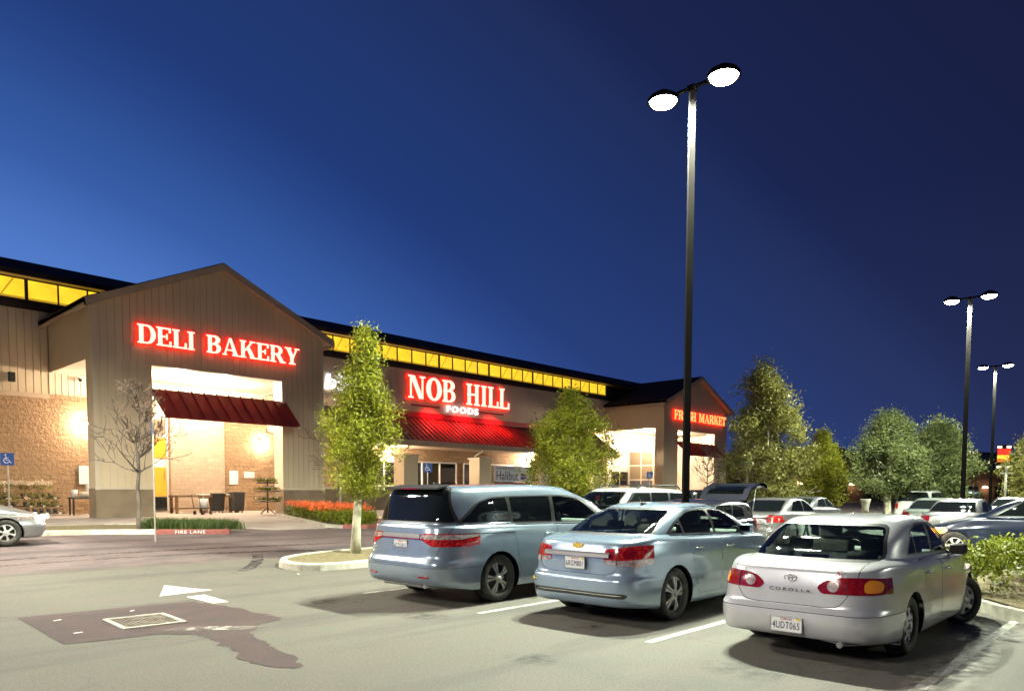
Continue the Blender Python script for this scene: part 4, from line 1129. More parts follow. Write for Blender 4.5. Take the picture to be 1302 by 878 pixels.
# ------------------------------------------------------------------ lit signs: a small serif alphabet
TH, TN, SH, SX = .205, .085, .070, .085
def arcband(cx, cy, rx, ry, ix, iy, a0, a1, n=14, icx=None):
    icx = cx if icx is None else icx
    o = [(cx+rx*math.cos(a0+(a1-a0)*k/n), cy+ry*math.sin(a0+(a1-a0)*k/n)) for k in range(n+1)]
    i = [(icx+ix*math.cos(a0+(a1-a0)*k/n), cy+iy*math.sin(a0+(a1-a0)*k/n)) for k in range(n+1)]
    return [(o[k], o[k+1], i[k+1], i[k]) for k in range(n)]
def rect(x0, y0, x1, y1): return [((x0, y0), (x1, y0), (x1, y1), (x0, y1))]
def stem(x, t=None, s=1):
    t = t or TH
    return rect(x, 0, x+t, 1) + rect(x-SX, 0, x+t+SX, SH) + rect(x-SX, 1-SH, x+t+SX, 1)
def bar(x0, y0, x1, y1, t, y0b=None):
    return [((x0, y0), (x0+t, y0), (x1+t, y1), (x1, y1))]
def glyph(c):
    s = SX
    if c == 'D': return stem(s) + rect(s+TH, 0, .50, TN) + rect(s+TH, 1-TN, .50, 1) + arcband(.46, .5, .42, .5, .19, .5-TN, -PI/2, PI/2), .92
    if c == 'E': return stem(s) + rect(s, 0, .72, TN) + rect(s, 1-TN, .70, 1) + rect(s, .47, .52, .47+TN) + rect(.64, 0, .74, .28) + rect(.62, .74, .72, 1) + rect(.48, .36, .55, .67), .80
    if c == 'F': return stem(s) + rect(s, 1-TN, .70, 1) + rect(s, .47, .52, .47+TN) + rect(.62, .72, .72, 1) + rect(.48, .36, .55, .67), .76
    if c == 'L': return stem(s) + rect(s, 0, .70, TN) + rect(.62, 0, .72, .32), .77
    if c == 'I': return stem(s), .46
    if c == 'T': return stem(.28) + rect(.0, 1-TN, .80, 1) + rect(0, .72, .09, 1) + rect(.71, .72, .80, 1), .86
    if c == 'H': return stem(s) + stem(.58) + rect(s, .46, .62, .46+TN), .97
    if c == 'B': return stem(s) + rect(s, 0, .46, TN) + rect(s, .47, .46, .47+TN) + rect(s, 1-TN, .42, 1) + arcband(.44, .285, .34, .285, .12, .19, -PI/2, PI/2) + arcband(.40, .765, .33, .235, .11, .15, -PI/2, PI/2), .86
    if c == 'R': return stem(s) + rect(s, .45, .46, .45+TN) + rect(s, 1-TN, .44, 1) + arcband(.44, .725, .34, .275, .12, .18, -PI/2, PI/2) + bar(.66, 0, .36, .47, .24) + rect(.60, 0, .98, SH), .96
    if c == 'P': return stem(s) + rect(s, .45, .46, .45+TN) + rect(s, 1-TN, .44, 1) + arcband(.44, .725, .34, .275, .12, .18, -PI/2, PI/2), .82
    if c == 'A': return [((.08, 0), (.18, 0), (.47, 1), (.40, 1))] + [((.40, 1), (.52, 1), (.90, 0), (.65, 0))] + rect(.24, .27, .62, .27+TN*.9) + rect(0, 0, .27, SH) + rect(.56, 0, .98, SH), 1.0
    if c == 'K': return stem(s) + [((.26, .42), (.38, .42), (.80, 1), (.68, 1))] + [((.40, .56), (.52, .74), (.92, 0), (.64, 0))] + rect(.58, 0, 1.0, SH) + rect(.58, 1-SH, .92, 1), 1.0
    if c == 'Y': return rect(.33, 0, .33+TH, .45) + rect(.24, 0, .66, SH) + [((.05, 1), (.31, 1), (.56, .42), (.33, .42))] + [((.70, 1), (.80, 1), (.56, .42), (.46, .42))] + rect(-.02, 1-SH, .40, 1) + rect(.60, 1-SH, .92, 1), .92
    if c == 'N': return rect(.12, 0, .21, 1) + rect(.02, 0, .32, SH) + rect(.02, 1-SH, .24, 1) + [((.12, 1), (.38, 1), (.86, 0), (.62, 0))] + rect(.77, 0, .86, 1) + rect(.66, 1-SH, .97, 1), 1.02
    if c == 'M': return rect(.12, 0, .21, 1) + rect(.02, 0, .32, SH) + rect(.02, 1-SH, .30, 1) + [((.14, 1), (.38, 1), (.62, .05), (.48, .05))] + [((.55, .05), (.62, .05), (.92, 1), (.84, 1))] + rect(.84, 0, .84+TH, 1) + rect(.75, 0, 1.18, SH) + rect(.84, 1-SH, 1.18, 1), 1.22
    if c == 'O': return arcband(.46, .5, .45, .52, .20, .42, 0, 2*PI, 28), .96
    if c == 'S':
        P = []; pts = [(.66, .74), (.60, .92), (.38, .97), (.17, .90), (.14, .70), (.34, .56), (.56, .44), (.66, .26), (.56, .08), (.34, .03), (.14, .10), (.08, .28)]
        W = [.03, .045, .045, .07, .11, .125, .125, .11, .07, .045, .045, .03]
        cr_ = [(Vector(p), w) for p, w in zip(pts, W)]
        q = []
        for k in range(len(cr_)-1):
            for t in (0, .34, .67): q.append((cr_[k][0].lerp(cr_[k+1][0], t), W[k]+(W[k+1]-W[k])*t))
        q.append(cr_[-1])
        # soften
        for _ in range(2): q = [q[0]]+[((q[i-1][0]+q[i][0]*2+q[i+1][0])/4, q[i][1]) for i in range(1, len(q)-1)]+[q[-1]]
        L = []
        for i, (p, w) in enumerate(q):
            t = (q[min(i+1, len(q)-1)][0]-q[max(i-1, 0)][0]).normalized(); nn = Vector((-t.y, t.x)); L.append((p+nn*w, p-nn*w))
        P = [(tuple(L[i][0]), tuple(L[i+1][0]), tuple(L[i+1][1]), tuple(L[i][1])) for i in range(len(L)-1)]
        return P + rect(.60, .68, .66, 1.0) + rect(.08, 0, .14, .34), .76
    return [], .42

def grow(poly, d):
    A = sum(poly[i-1][0]*poly[i][1]-poly[i][0]*poly[i-1][1] for i in range(len(poly)))
    p = [q for i, q in enumerate(poly) if (Vector(q)-Vector(poly[i-1])).length > 1e-6]
    return offset_poly(p, -d) if len(p) >= 3 else poly

M['neon_red'] = mat('red_letter_edge', (.5, .01, .01), .5, emis=(1.0, .014, .004), es=2.1)
M['neon_red_face'] = mat('lit_letter_face', (.9, .8, .7), .5, emis=(1.0, .86, .64), es=1.15)
M['neon_or'] = mat('orange_letter_face', (.9, .6, .3), .5, emis=(1.0, .55, .16), es=1.15)
M['neon_white'] = mat('white_letter_face', (.9, .9, .9), .5, emis=(.93, .96, 1.0), es=1.3)

def serif_sign(name, label, word, x0, x1, z0, z1, y, face, edge, gap=.5, halo=.045):
    root = empty(name, (x0, y, z0)); tag(root, label, 'sign')
    H = z1(0)-z0 if callable(z1) else z1-z0
    wid = sum((glyph(c)[1] if c != ' ' else gap) for c in word)
    k = (x1-x0)/wid; x = 0
    for c in word:
        g_, w = glyph(c)
        if c == ' ': x += gap*k; continue
        e = MB(); f = MB()
        for j, p in enumerate(g_):
            pe = grow(p, halo)
            e.prism([(x+q[0]*k, 0, q[1]*H) for q in pe], (0, -.10-.0013*j, 0))
            f.prism([(x+q[0]*k, -.155, q[1]*H) for q in p], (0, -.02-.0013*j, 0))
        o = e.build('letter', edge, root); f.build('letter_face', face, o)
        x += w*k
    return root
serif_sign('sign', 'red haloed letters reading DELI BAKERY on the left gable', 'DELI BAKERY', 11.56, 19.05, 7.72, 8.50, 32.44, M['neon_red_face'], M['neon_red'], .55)
nob = serif_sign('sign', 'tall red haloed letters reading NOB HILL above the red-lit canopy', 'NOB HILL', 30.5, 40.3, 7.76, 9.26, 38.34, M['neon_red_face'], M['neon_red'], .62, .04)
for x in (2.0, 4.9, 7.8):  # unseen red spots added below the letters to redden the canopy
    d = bpy.data.lights.new('added_red_spot', 'SPOT'); d.energy = 380; d.color = (1, .03, .03); d.spot_size = R(140); d.spot_blend = 1.0; d.shadow_soft_size = .3
    o = bpy.data.objects.new('added_red_spot', d); COL.objects.link(o); o.parent = nob; o.location = (x, -.75, -.35); o.rotation_euler = (R(8), 0, 0)
serif_sign('sign', 'orange red letters reading FRESH MARKET on the far gable', 'FRESH MARKET', 54.25, 63.5, 7.74, 8.52, 32.44, M['neon_or'], M['neon_red'], .45)
t = text('sign', 'FOODS', .62, M['neon_white'], None, (35.45, 38.20, 7.29), (PI/2, 0, 0), .03, sx=1.3, space=1.25)
t.data.offset = .016; tag(t, 'small white letters reading FOODS under the tall red name', 'sign')
for x0, x1, s in ((30.9, 33.4, 'left'), (37.25, 39.75, 'right')):
    b = MB(); b.box(((x1-x0)/2, 0, 0), (x1-x0, .08, .10), bev=.01); o = b.build('sign_rule', M['awning'], None, (x0, 38.34, 7.34)); tag(o, 'thin dark red rule on the %s side of the white FOODS letters' % s, 'sign trim')
# the bank sign at the left, half hidden by the tree
root = empty('sign', (24.2, 38.34, 7.6)); tag(root, 'white lit bank sign with a large letter b beside the left gable', 'sign')
t = text('logo', 'b', 1.25, M['neon_white'], root, (.42, -.05, .50), (PI/2, 0, 0), .05, sx=1.3, shear=.15); t.data.offset = .04
for k, w in enumerate(('Provident', 'Central Credit', 'UNION')):
    t = text('lettering', w, .36 if k < 2 else .28, M['neon_white'], root, (.98, -.05, .92-.36*k), (PI/2, 0, 0), .03, 'LEFT', sx=1.25); t.data.offset = .012
# ------------------------------------------------------------------ trees
def limb(b, p, d, L, r, depth, rnd, tips, bend=.25, up=.12, split=3, minr=.006, pts=5):
    P = [p.copy()]; rr = [r]; q = p.copy(); dd = d.normalized()
    for i in range(pts):
        dd = (dd+Vector((rnd.uniform(-1, 1), rnd.uniform(-1, 1), rnd.uniform(-1, 1)))*bend*.5+Vector((0, 0, up*.3))).normalized()
        q = q+dd*(L/pts); P.append(q.copy()); rr.append(max(minr, r*(1-.62*(i+1)/pts)))
    b.tube(P, rr, 7 if r > .04 else 5)
    if depth <= 0: tips.append((P[-1], dd)); tips.append((P[len(P)//2], dd)); return
    for k in range(split):
        i = rnd.randint(max(1, pts//2-1), pts); ax = dd.orthogonal().normalized(); ax.rotate(Matrix.Rotation(rnd.uniform(0, 2*PI), 3, dd))
        nd = (dd+ax*rnd.uniform(.5, 1.1)).normalized()
        limb(b, P[i], nd, L*rnd.uniform(.5, .8), rr[i]*.65, depth-1, rnd, tips, bend, up, split, minr, pts)
    tips.append((P[-1], dd))

def leafy_tree(name, label, loc, h, prof, m, seed, trunks=((0, 0, 0, 0),), r0=.09, bark='bark', n=8000, leaf=.06, bare_to=.25, clump=.30, group=None, holes=.25, droop=.0, fork=.45):
    """prof: [(relative height, radius)] outline of the crown"""
    rnd = random.Random(seed); root = empty(name, loc); tag(root, label, 'tree', group)
    b = MB(); tips = []
    for tx, ty, lx, ly in trunks:
        P = [Vector((tx, ty, -.05))]; R_ = [r0*1.25]; nseg = 8; top = h*(.93 if (tx, ty) == (0, 0) else .62)
        for i in range(1, nseg+1):
            t = i/nseg; P.append(Vector((tx+lx*t*h+rnd.uniform(-.04, .04)*h*.12*t, ty+ly*t*h+rnd.uniform(-.04, .04)*h*.12*t, top*t))); R_.append(r0*(1-.88*t)+.008)
        b.tube(P, R_, 12)
        for i in range(2, nseg+1):
            t = i/nseg
            if t < bare_to: continue
            for _ in range(4):
                a = rnd.uniform(0, 2*PI); rad = lerp_tab(prof, t)
                d = Vector((math.cos(a), math.sin(a), rnd.uniform(.3, 1.0)))
                limb(b, P[i], d, max(.25, rad*rnd.uniform(.5, .75)), R_[i]*.40, 1, rnd, tips, .3, .2, 2)
    b.build('trunk', M[bark], root)
    co = []; F = []
    zb, zt = prof[0][0]*h, prof[-1][0]*h
    cl = []
    ncl = max(20, n//44)
    off = [rnd.uniform(0, 9) for _ in range(6)]
    tries = 0
    while len(cl) < ncl and tries < ncl*40:
        tries += 1
        z = rnd.uniform(zb, zt); rad = lerp_tab(prof, z/h)
        a = rnd.uniform(0, 2*PI); q = rnd.random()**.55
        lump = 1+.30*math.sin(3*a+off[0]+z*1.3)+.22*math.sin(5*a+off[1]-z*2.1)+.16*math.sin(z*4+off[2])+.14*math.sin(9*a+z*5+off[3])
        if rnd.random() > (rad/max(p[1] for p in prof))**1.2+.15: continue
        x, y = rad*q*lump*math.cos(a), rad*q*lump*math.sin(a)
        lean = z/h
        hol = math.sin(x*2.3+off[3])*math.sin(y*2.1+off[4])*math.sin(z*2.0+off[5])
        if hol > 1-holes*2.6: continue
        tx = sum(t[0]+t[2]*z for t in trunks)/len(trunks); ty = sum(t[1]+t[3]*z for t in trunks)/len(trunks)
        cl.append((x+tx, y+ty, z))
    per = n//max(1, len(cl))
    for cx_, cy_, cz_ in cl:
        cr2 = clump*rnd.uniform(.6, 1.25)
        for _ in range(per):
            v = Vector((rnd.gauss(0, .5), rnd.gauss(0, .5), rnd.gauss(0, .5)))*cr2
            c = Vector((cx_, cy_, cz_))+v - Vector((0, 0, droop*v.length))
            u = Vector((rnd.gauss(0, 1), rnd.gauss(0, 1), rnd.gauss(0, .8)-.3)).normalized(); w = u.orthogonal(); w.rotate(Matrix.Rotation(rnd.uniform(0, PI), 3, u)); w.normalize()
            s = leaf*rnd.uniform(.6, 1.3); k = len(co)
            co += [c-u*s, c-w*s*.42, c+u*s, c+w*s*.42]; F.append((k, k+1, k+2, k+3))
    me = bpy.data.meshes.new('crown'); me.from_pydata(co, [], F); me.materials.append(m); link_mesh('crown', me, root)
    return root

leafy_tree('tree', 'tall narrow yellow green tree with a pale mottled trunk on the kerbed island', (9.7, 14.1, .13), 5.15, [(.27, .25), (.33, .62), (.45, .80), (.55, .66), (.66, .60), (.75, .42), (.85, .28), (.94, .24), (1.0, .08)], M['leaf'], 11,
    trunks=((0, 0, .035, -.035),), r0=.105, bark='bark_pale', n=36000, leaf=.036, bare_to=.3, clump=.22, holes=.30)
leafy_tree('tree', 'round bushy yellow green tree in front of the fish banner', (21.55, 17.3, gz(17.3)), 5.2, [(.20, .7), (.28, 1.15), (.42, 1.45), (.58, 1.42), (.74, 1.2), (.88, .8), (1.0, .25)], M['leaf'], 12, trunks=((0, 0, 0, 0),), r0=.10, bark='bark_pale', n=36000, leaf=.052, bare_to=.2, clump=.30, holes=.31)
leafy_tree('tree', 'largest tree, olive green with several thin trunks, right of the fresh market gable', (30.6, 13.6, .05), 7.2, [(.10, 1.0), (.20, 1.4), (.36, 1.6), (.52, 1.5), (.68, 1.15), (.82, .9), (.92, .62), (1.0, .2)], M['leaf_olive'], 13, trunks=((0, 0, 0, 0), (.7, -.5, .02, -.02), (-.6, .5, -.02, .02), (.4, .7, .0, .03)), r0=.07, bark='bark_pale', n=52000, leaf=.065, bare_to=.15, clump=.33, holes=.31)
leafy_tree('tree', 'small dense yellow olive tree standing alone left of the white urn', (45.4, 16.7, .1), 5.1, [(.16, .8), (.28, 1.2), (.45, 1.3), (.62, 1.05), (.78, .75), (.92, .42), (1.0, .15)], M['leaf'], 14, r0=.10, n=26000, leaf=.076, bare_to=.15, clump=.40, holes=.24)
leafy_tree('tree', 'spreading grey green tree with pale forking limbs right of the white urn', (40.4, 11.5, 0), 5.7, [(.27, .7), (.36, 1.25), (.5, 1.5), (.68, 1.35), (.84, .9), (1.0, .3)], M['leaf_silver'], 15, r0=.17, bark='bark_pale', n=26000, leaf=.070, bare_to=.3, clump=.40, holes=.38)
leafy_tree('tree', 'dense rounded silver green tree just left of the middle lamp post', (44.6, 10.2, 0), 5.4, [(.16, 1.0), (.28, 1.4), (.46, 1.6), (.66, 1.5), (.84, 1.05), (1.0, .3)], M['leaf_silver'], 16, r0=.13, n=30000, leaf=.074, bare_to=.2, clump=.45, holes=.24)
leafy_tree('tree', 'dim brown green tree at the far right edge behind the white post', (60, 8.0, 0), 5.4, [(.08, 1.0), (.3, 1.7), (.6, 1.6), (.85, 1.0), (1.0, .3)], M['leaf_olive'], 17, r0=.12, n=13000, leaf=.11, bare_to=.2, clump=.5, holes=.2)

def bare_tree(label, loc, h, seed, blossoms=0, spread=1.1, r0=.05, group=None, m='bark', first=.35):
    rnd = random.Random(seed); root = empty('bare_tree', loc); tag(root, label, 'tree', group); b = MB(); tips = []
    P = [Vector((0, 0, -.05))]; R_ = [r0*1.2]; n = 10
    for i in range(1, n+1): P.append(Vector((rnd.uniform(-.03, .03)*i*.35, rnd.uniform(-.03, .03)*i*.35, h*.95*i/n))); R_.append(r0*(1-.85*i/n)+.006)
    b.tube(P, R_, 9)
    for i in range(1, n):
        t = i/n
        if t < first: continue
        for _ in range(4):
            a = rnd.uniform(0, 2*PI); d = Vector((math.cos(a), math.sin(a), rnd.uniform(.25, .9)))
            limb(b, P[i], d, spread*(1.25-t)*rnd.uniform(.8, 1.2), R_[i]*.6, 2, rnd, tips, .4, .35, 3, .009, 4)
    b.build('trunk', M[m], root)
    if blossoms:
        f = MB()
        for p, d in tips:
            if rnd.random() < .75:
                for _ in range(rnd.randint(1, 3)): leafquads(f, p.x, p.y, p.z, .05, blossoms, .028, rnd)
        f.build('buds', M['bud'], root, norm=False)
    return root
M['bud'] = leafmat('dry_buds', (.06, .035, .025), (.40, .28, .22), .2, 9)
bare_tree('leafless young tree with dark buds before the left pier of the bakery portal', (8.25, 23.25, .38), 4.6, 21, 5, 1.15, .07)
bare_tree('leafless tree with pale buds behind the tall narrow tree beside the flower bed', (19.2, 29.2, .5), 4.9, 22, 5, 1.5, .06)
bare_tree('leafless tree at the extreme right edge of the picture', (24.6, 2.55, 0), 5.2, 26, 0, 1.1, .055, m='bark_pale')
bare_tree('leafless tree with reddish buds standing before the fresh market portal', (47.0, 25.2, .4), 4.6, 24, 5, 1.3, .06)
# ------------------------------------------------------------------ the three near cars
P_SILVER = paint('silver_paint', (.58, .58, .61), .35, .28)
P_BLUE = paint('ice_blue_paint', (.33, .43, .54), .45, .25)
P_SLATE = paint('slate_blue_paint', (.28, .35, .43), .45, .25)

def lv(z, xr, xf, w, nr=4.5, nf=3.6, **k): return dict(z=z, xr=xr, xf=xf, w=w, nr=nr, nf=nf, **k)

def L_sedan(L, W, H, deck, belt, hood, bl, ws, roofw=.66, gh=.86, bh=.50):
    """deck, belt, hood heights; bl=(base x, top x) of the backlight, ws=(top x, base x) of the windscreen"""
    w = W/2; d = deck
    bz = [(0, d-.015), (bl[0], belt+.01), ((bl[1]+ws[0])/2, belt-.02), (ws[1]-.1, belt-.05), (L-.55, hood), (L, hood-.12)]
    return [
        lv(.22, .22, L-.35, w-.12, 6.5, 5), lv([(0, .24), (.7, .19), (L-.7, .18), (L, .2)], .06, L-.14, w-.040, 7, 5),
        lv([(0, .33), (.7, .28), (L, .3)], .015, L-.06, w-.012, 7, 4.8), lv(bh-.06, 0, L, w, 7, 4.6), lv(bh, .004, L, w, 7, 4.6),
        lv(bh+.035, .035, L-.02, w-.003, 6.8, 4.5), lv(bh+.055, .050, L-.03, w-.004, 6.6, 4.4), lv(.5*(bh+d), .058, L-.06, w-.008, 6.4, 4.2),
        lv([(0, d-.07), (L*.5, belt-.09), (L, hood-.2)], .085, L-.12, w-.03, 6.0, 4.0),
        lv([(x, z-.018) for x, z in bz], .10, L-.20, w-.052, 5.8, 3.9), lv(bz, .125, L-.27, w-.075, 5.6, 3.8, crown=.0),
        lv([(x, z+.012) for x, z in bz], .17, L-.34, w-.100, 5.4, 3.8),
        lv([(bl[0]-.04, belt+.028), (bl[1], belt+.02), (ws[0], belt-.01), (ws[1]+.06, belt-.015)], bl[0]-.05, ws[1]+.06, w-.112, 4.6, 3.6, crown=.02),
        lv([(bl[0], belt+.065), (bl[1], belt+.045), (ws[0], belt+.02), (ws[1], belt+.02)], bl[0]+.03, ws[1]-.02, w-.125, 5.0, 4.2),
        lv(belt+(H-belt)*.5, (bl[0]*.5+bl[1]*.5)-.02, ws[0]*.5+ws[1]*.5+.05, w*gh-.06, 5.2, 4.6),
        lv([(bl[1], H-.085), ((bl[1]+ws[0])/2, H-.055), (ws[0], H-.075)], bl[1]-.04, ws[0]+.06, w*roofw+.035, 5.2, 4.6),
        lv([(bl[1], H-.05), ((bl[1]+ws[0])/2, H-.025), (ws[0], H-.045)], bl[1]+.04, ws[0]-.03, w*roofw-.03, 5.0, 4.6),
        lv([(bl[1], H-.03), ((bl[1]+ws[0])/2, H-.008), (ws[0], H-.025)], bl[1]+.16, ws[0]-.16, w*roofw-.15, 4.6, 4.6),
        lv(H, (bl[1]+ws[0])/2-.3, (bl[1]+ws[0])/2+.3, .02, 4, 4)]

def corolla_extra(root, sp, body, lid):
    o = plate(root, -.012, -.0, .355, '4UDT065')
    # small reverse/door trim, emblem, lettering
    e = MB()
    for rx, rz, cz in ((.058, .036, 0), (.019, .034, 0), (.040, .013, .018)):
        ring = [(0, rx*math.cos(2*PI*k/24), rz*math.sin(2*PI*k/24)+cz) for k in range(25)]
        e.tube(ring, .0035, 6)
    em = e.build('emblem', M['steel'], root); em.location = (.062, 0, .80)
    t = text('lettering', 'COROLLA', .044, M['plastic'], root, (.046, 0, .685), (PI/2, 0, -PI/2), .001, sx=1.5, space=1.5)
    t = text('lettering', 'SR5', .036, M['plastic'], root, (.060, .47, .855), (PI/2, 0, -PI/2), .001, sx=1.1)
    t = text('lettering', 'S', .075, M['lamp_red2'], root, (.050, -.44, .875), (PI/2, 0, -PI/2), .001, sx=1.5, shear=.4)
    ex = MB(); ex.tube([(.10, -.50, .235), (.02, -.50, .23), (-.02, -.50, .225)], .028, 14); ex.tube([(.02, -.5, .232), (.6, -.45, .26)], .022, 10)
    ex.tube([(.45, -.7, .20), (.30, -.45, .17), (.30, -.2, .20)], .012, 8)
    ex.build('exhaust_pipe', M['steel'], root)
    mf = MB()
    for s in (-1, 1): mf.prism([(.74, s*.62, .33), (.74, s*.82, .33), (.76, s*.80, .15), (.76, s*.65, .15)], (.012, 0, 0))
    mf.build('mud_flap', sp['paint'], root)
    for s in (-1, 1): mirror_mesh(root, sp, 2.95, .965, s, .70, M['plastic'])
    # interior
    i = MB(); i.bx(.55, 1.22, -.66, .66, .86, .90); i.bx(1.2, 3.2, -.70, .70, .30, .36); i.build('parcel_shelf', M['dashm'], root)
    seats(root, sp, .42, [(1.40, 1), (2.25, 2)])
    d = MB(); d.box((3.2, 0, .80), (.42, 1.36, .24), bev=.06); d.build('dashboard', M['dashm'], root)
    st = MB(); st.tube([(2.88, .36+.17*math.cos(2*PI*k/20), .86+.16*math.sin(2*PI*k/20)) for k in range(21)], .014, 8); st.box((2.9, .36, .86), (.04, .32, .05)); st.build('steering_wheel', M['black'], root)
    sp_ = MB()
    for s in (-1, 1): sp_.box((.80, s*.42, .975), (.20, .26, .13), bev=.045)
    sp_.build('headrest', M['seat'], root)
    rl = MB(); rl.box((.68, 0, .96), (.07, .26, .06), bev=.01); rl.build('brake_light', M['plastic'], root)

corolla = dict(L=4.42, W=1.695, H=1.385, ra=1.08, fa=3.55, R=.300, Rr=.195, tw=.185, rim='hubcap', steer=R(-30), wi=.045, Ra=.345, paint=P_SILVER,
    levels=L_sedan(4.42, 1.695, 1.385, .90, .935, .74, (.52, 1.20), (2.62, 3.42), .66, .87, .49),
    dlo=[(1.20, .985, .03), (1.50, 1.235, .12), (1.80, 1.300, .1), (2.52, 1.292, .1), (3.16, .945, .02)],
    side_glass=[[(1.28, 1.0), (1.51, 1.20), (1.54, .995)], [(1.57, .995), (1.54, 1.225), (1.80, 1.275), (2.09, 1.283), (2.11, .982)], [(2.17, .98), (2.17, 1.284), (2.49, 1.275), (2.98, 1.0), (3.02, .96)]],
    doors=[('door_a', [(1.42, .93), (1.46, .74), (1.50, .60), (1.66, .40), (1.70, .27), (2.13, .27), (2.14, .95)]), ('door_b', [(2.14, .95), (2.13, .27), (3.02, .27), (3.10, .5), (3.12, .915)])],
    handles={'door_a': (1.62, .80, P_SILVER), 'door_b': (2.30, .79, P_SILVER)},
    side_bits=[([(1.50, .455), (1.52, .475), (3.05, .475), (3.05, .455)], P_SILVER)],
    tails=[([(.26, .72), (.265, .745, .05), (.33, .80, .08), (.45, .832, .1), (.62, .838, .1), (.90, .82), (.90, .685), (.30, .675, .05)], M['lamp_red'], 'tail_light'),
           ([(.40+.052*math.cos(2*PI*k/14), .748+.052*math.sin(2*PI*k/14), 0) for k in range(14)], M['lamp_clear'], 'reversing_light'),
           ([(.655, .70), (.645, .78), (.67, .815), (.73, .81), (.76, .77), (.76, .70)], M['lamp_amber'], 'indicator_light'),
           ([(.516, .6), (.522, .6), (.522, .9), (.516, .9)], M['gap'], 'lens_seam')],
    lid=[(-.60, .80), (-.56, .72), (-.53, .66), (-.46, .56), (-.35, .545), (.35, .545), (.46, .56), (.53, .66), (.56, .72), (.60, .80), (.60, 1.5), (-.60, 1.5)], lid_x=.50,
    back_glass=[(-.665, .955), (-.55, 1.30), (.55, 1.30), (.665, .955)], bg_x=1.4, bg_z=.94,
    windshield=[(-.64, .99), (-.52, 1.31), (.52, 1.31), (.64, .99)], ws_x=2.5, ws_z=.95,
    bumper=.485, heads=[([(.45, .58), (.47, .68), (.9, .70), (.9, .56)], M['lamp_clear'])], extra=corolla_extra)

def cruze_extra(root, sp, body, lid):
    plate(root, .020, 0, .742, '6RGM801')
    # gold bow-tie badge
    e = MB(); e.prism([(0, -.075, -.022), (0, -.028, -.022), (0, -.028, -.036), (0, .028, -.036), (0, .028, -.022), (0, .085, -.022), (0, .072, .022), (0, .028, .022), (0, .028, .036), (0, -.028, .036), (0, -.028, .022), (0, -.088, .022)], (-.008, 0, 0))
    em = e.build('emblem', mat('gold_badge', (.75, .50, .10), .25, 1), root); em.location = (.082, 0, .952); em.rotation_euler = (0, .12, 0)
    c = MB(); c.bm.free(); c.bm = bmesh.new()
    for k in range(12):
        y0 = -.50+k*1.0/12; y1 = y0+1.0/12
        f = lambda y: .018+.055*(abs(y)/.85)**3
        c.poly([(f(y0)-.0, y0, .825), (f(y1), y1, .825), (f(y1)+.004, y1, .868), (f(y0)+.004, y0, .868)]); 
        c.poly([(f(y0)+.004, y0, .868), (f(y1)+.004, y1, .868), (f(y1)+.03, y1, .885), (f(y0)+.03, y0, .885)])
    c.build('chrome_bar', M['satin'], root)
    text('lettering', 'LTZ', .032, M['chrome'], root, (.075, -.42, .945), (PI/2, 0, -PI/2), .001, sx=1.3)
    text('lettering', 'CRUZE', .026, M['steel'], root, (.072, .42, .945), (PI/2, 0, -PI/2), .001, sx=1.3)
    # little flag sticker: black with a cream cross
    f = MB(); f.box((0, 0, 0), (.002, .085, .052), 0); f.box((-.0015, .01, 0), (.002, .012, .054), 1); f.box((-.002, 0, 0), (.002, .087, .010), 1)
    fo = f.build('flag_sticker', [M['ink'], M['ink_yel']], root); fo.location = (.045, .68, .50); fo.rotation_euler = (0, 0, R(-14))
    for s in (-1, 1): mirror_mesh(root, sp, 2.95, 1.10, s, .74, sp['paint'])
    a = MB(); a.tube([(1.52, 0, 1.455), (1.42, 0, 1.55)], [.006, .003], 8); a.box((1.55, 0, 1.456), (.12, .05, .02), bev=.008); a.build('aerial', M['black'], root)
    i = MB(); i.bx(.60, 1.35, -.68, .68, .96, 1.0); i.bx(1.3, 3.2, -.74, .74, .32, .38); i.build('parcel_shelf', M['dashm'], root)
    seats(root, sp, .50, [(1.55, 1), (2.35, 2)])
    d = MB(); d.box((3.3, 0, .92), (.5, 1.42, .26), bev=.06); d.build('dashboard', M['dashm'], root)
    st = MB(); st.tube([(2.98, .38+.18*math.cos(2*PI*k/20), .96+.17*math.sin(2*PI*k/20)) for k in range(21)], .014, 8); st.build('steering_wheel', M['black'], root)
    b = MB(); b.box((.95, .35, 1.02), (.2, .35, .06), bev=.02, rot=(0, 0, .3)); b.box((1.0, .55, 1.03), (.12, .2, .08), bev=.02, rot=(0, 0, -.4)); b.build('clutter_on_shelf', mat('tan_cloth', (.35, .28, .2), .9), root)
    fc = MB(); fc.tube([(1.02-.0, -.895, .83), (1.0, -.897, .83)], .07, 20)
    rr = MB()
    for s in (-1, 1): rr.tube([(1.3, s*.62, 1.418), (2.6, s*.60, 1.43)], .004, 6)
    rr.build('roof_seam', M['gap'], root); fc.bm.free()

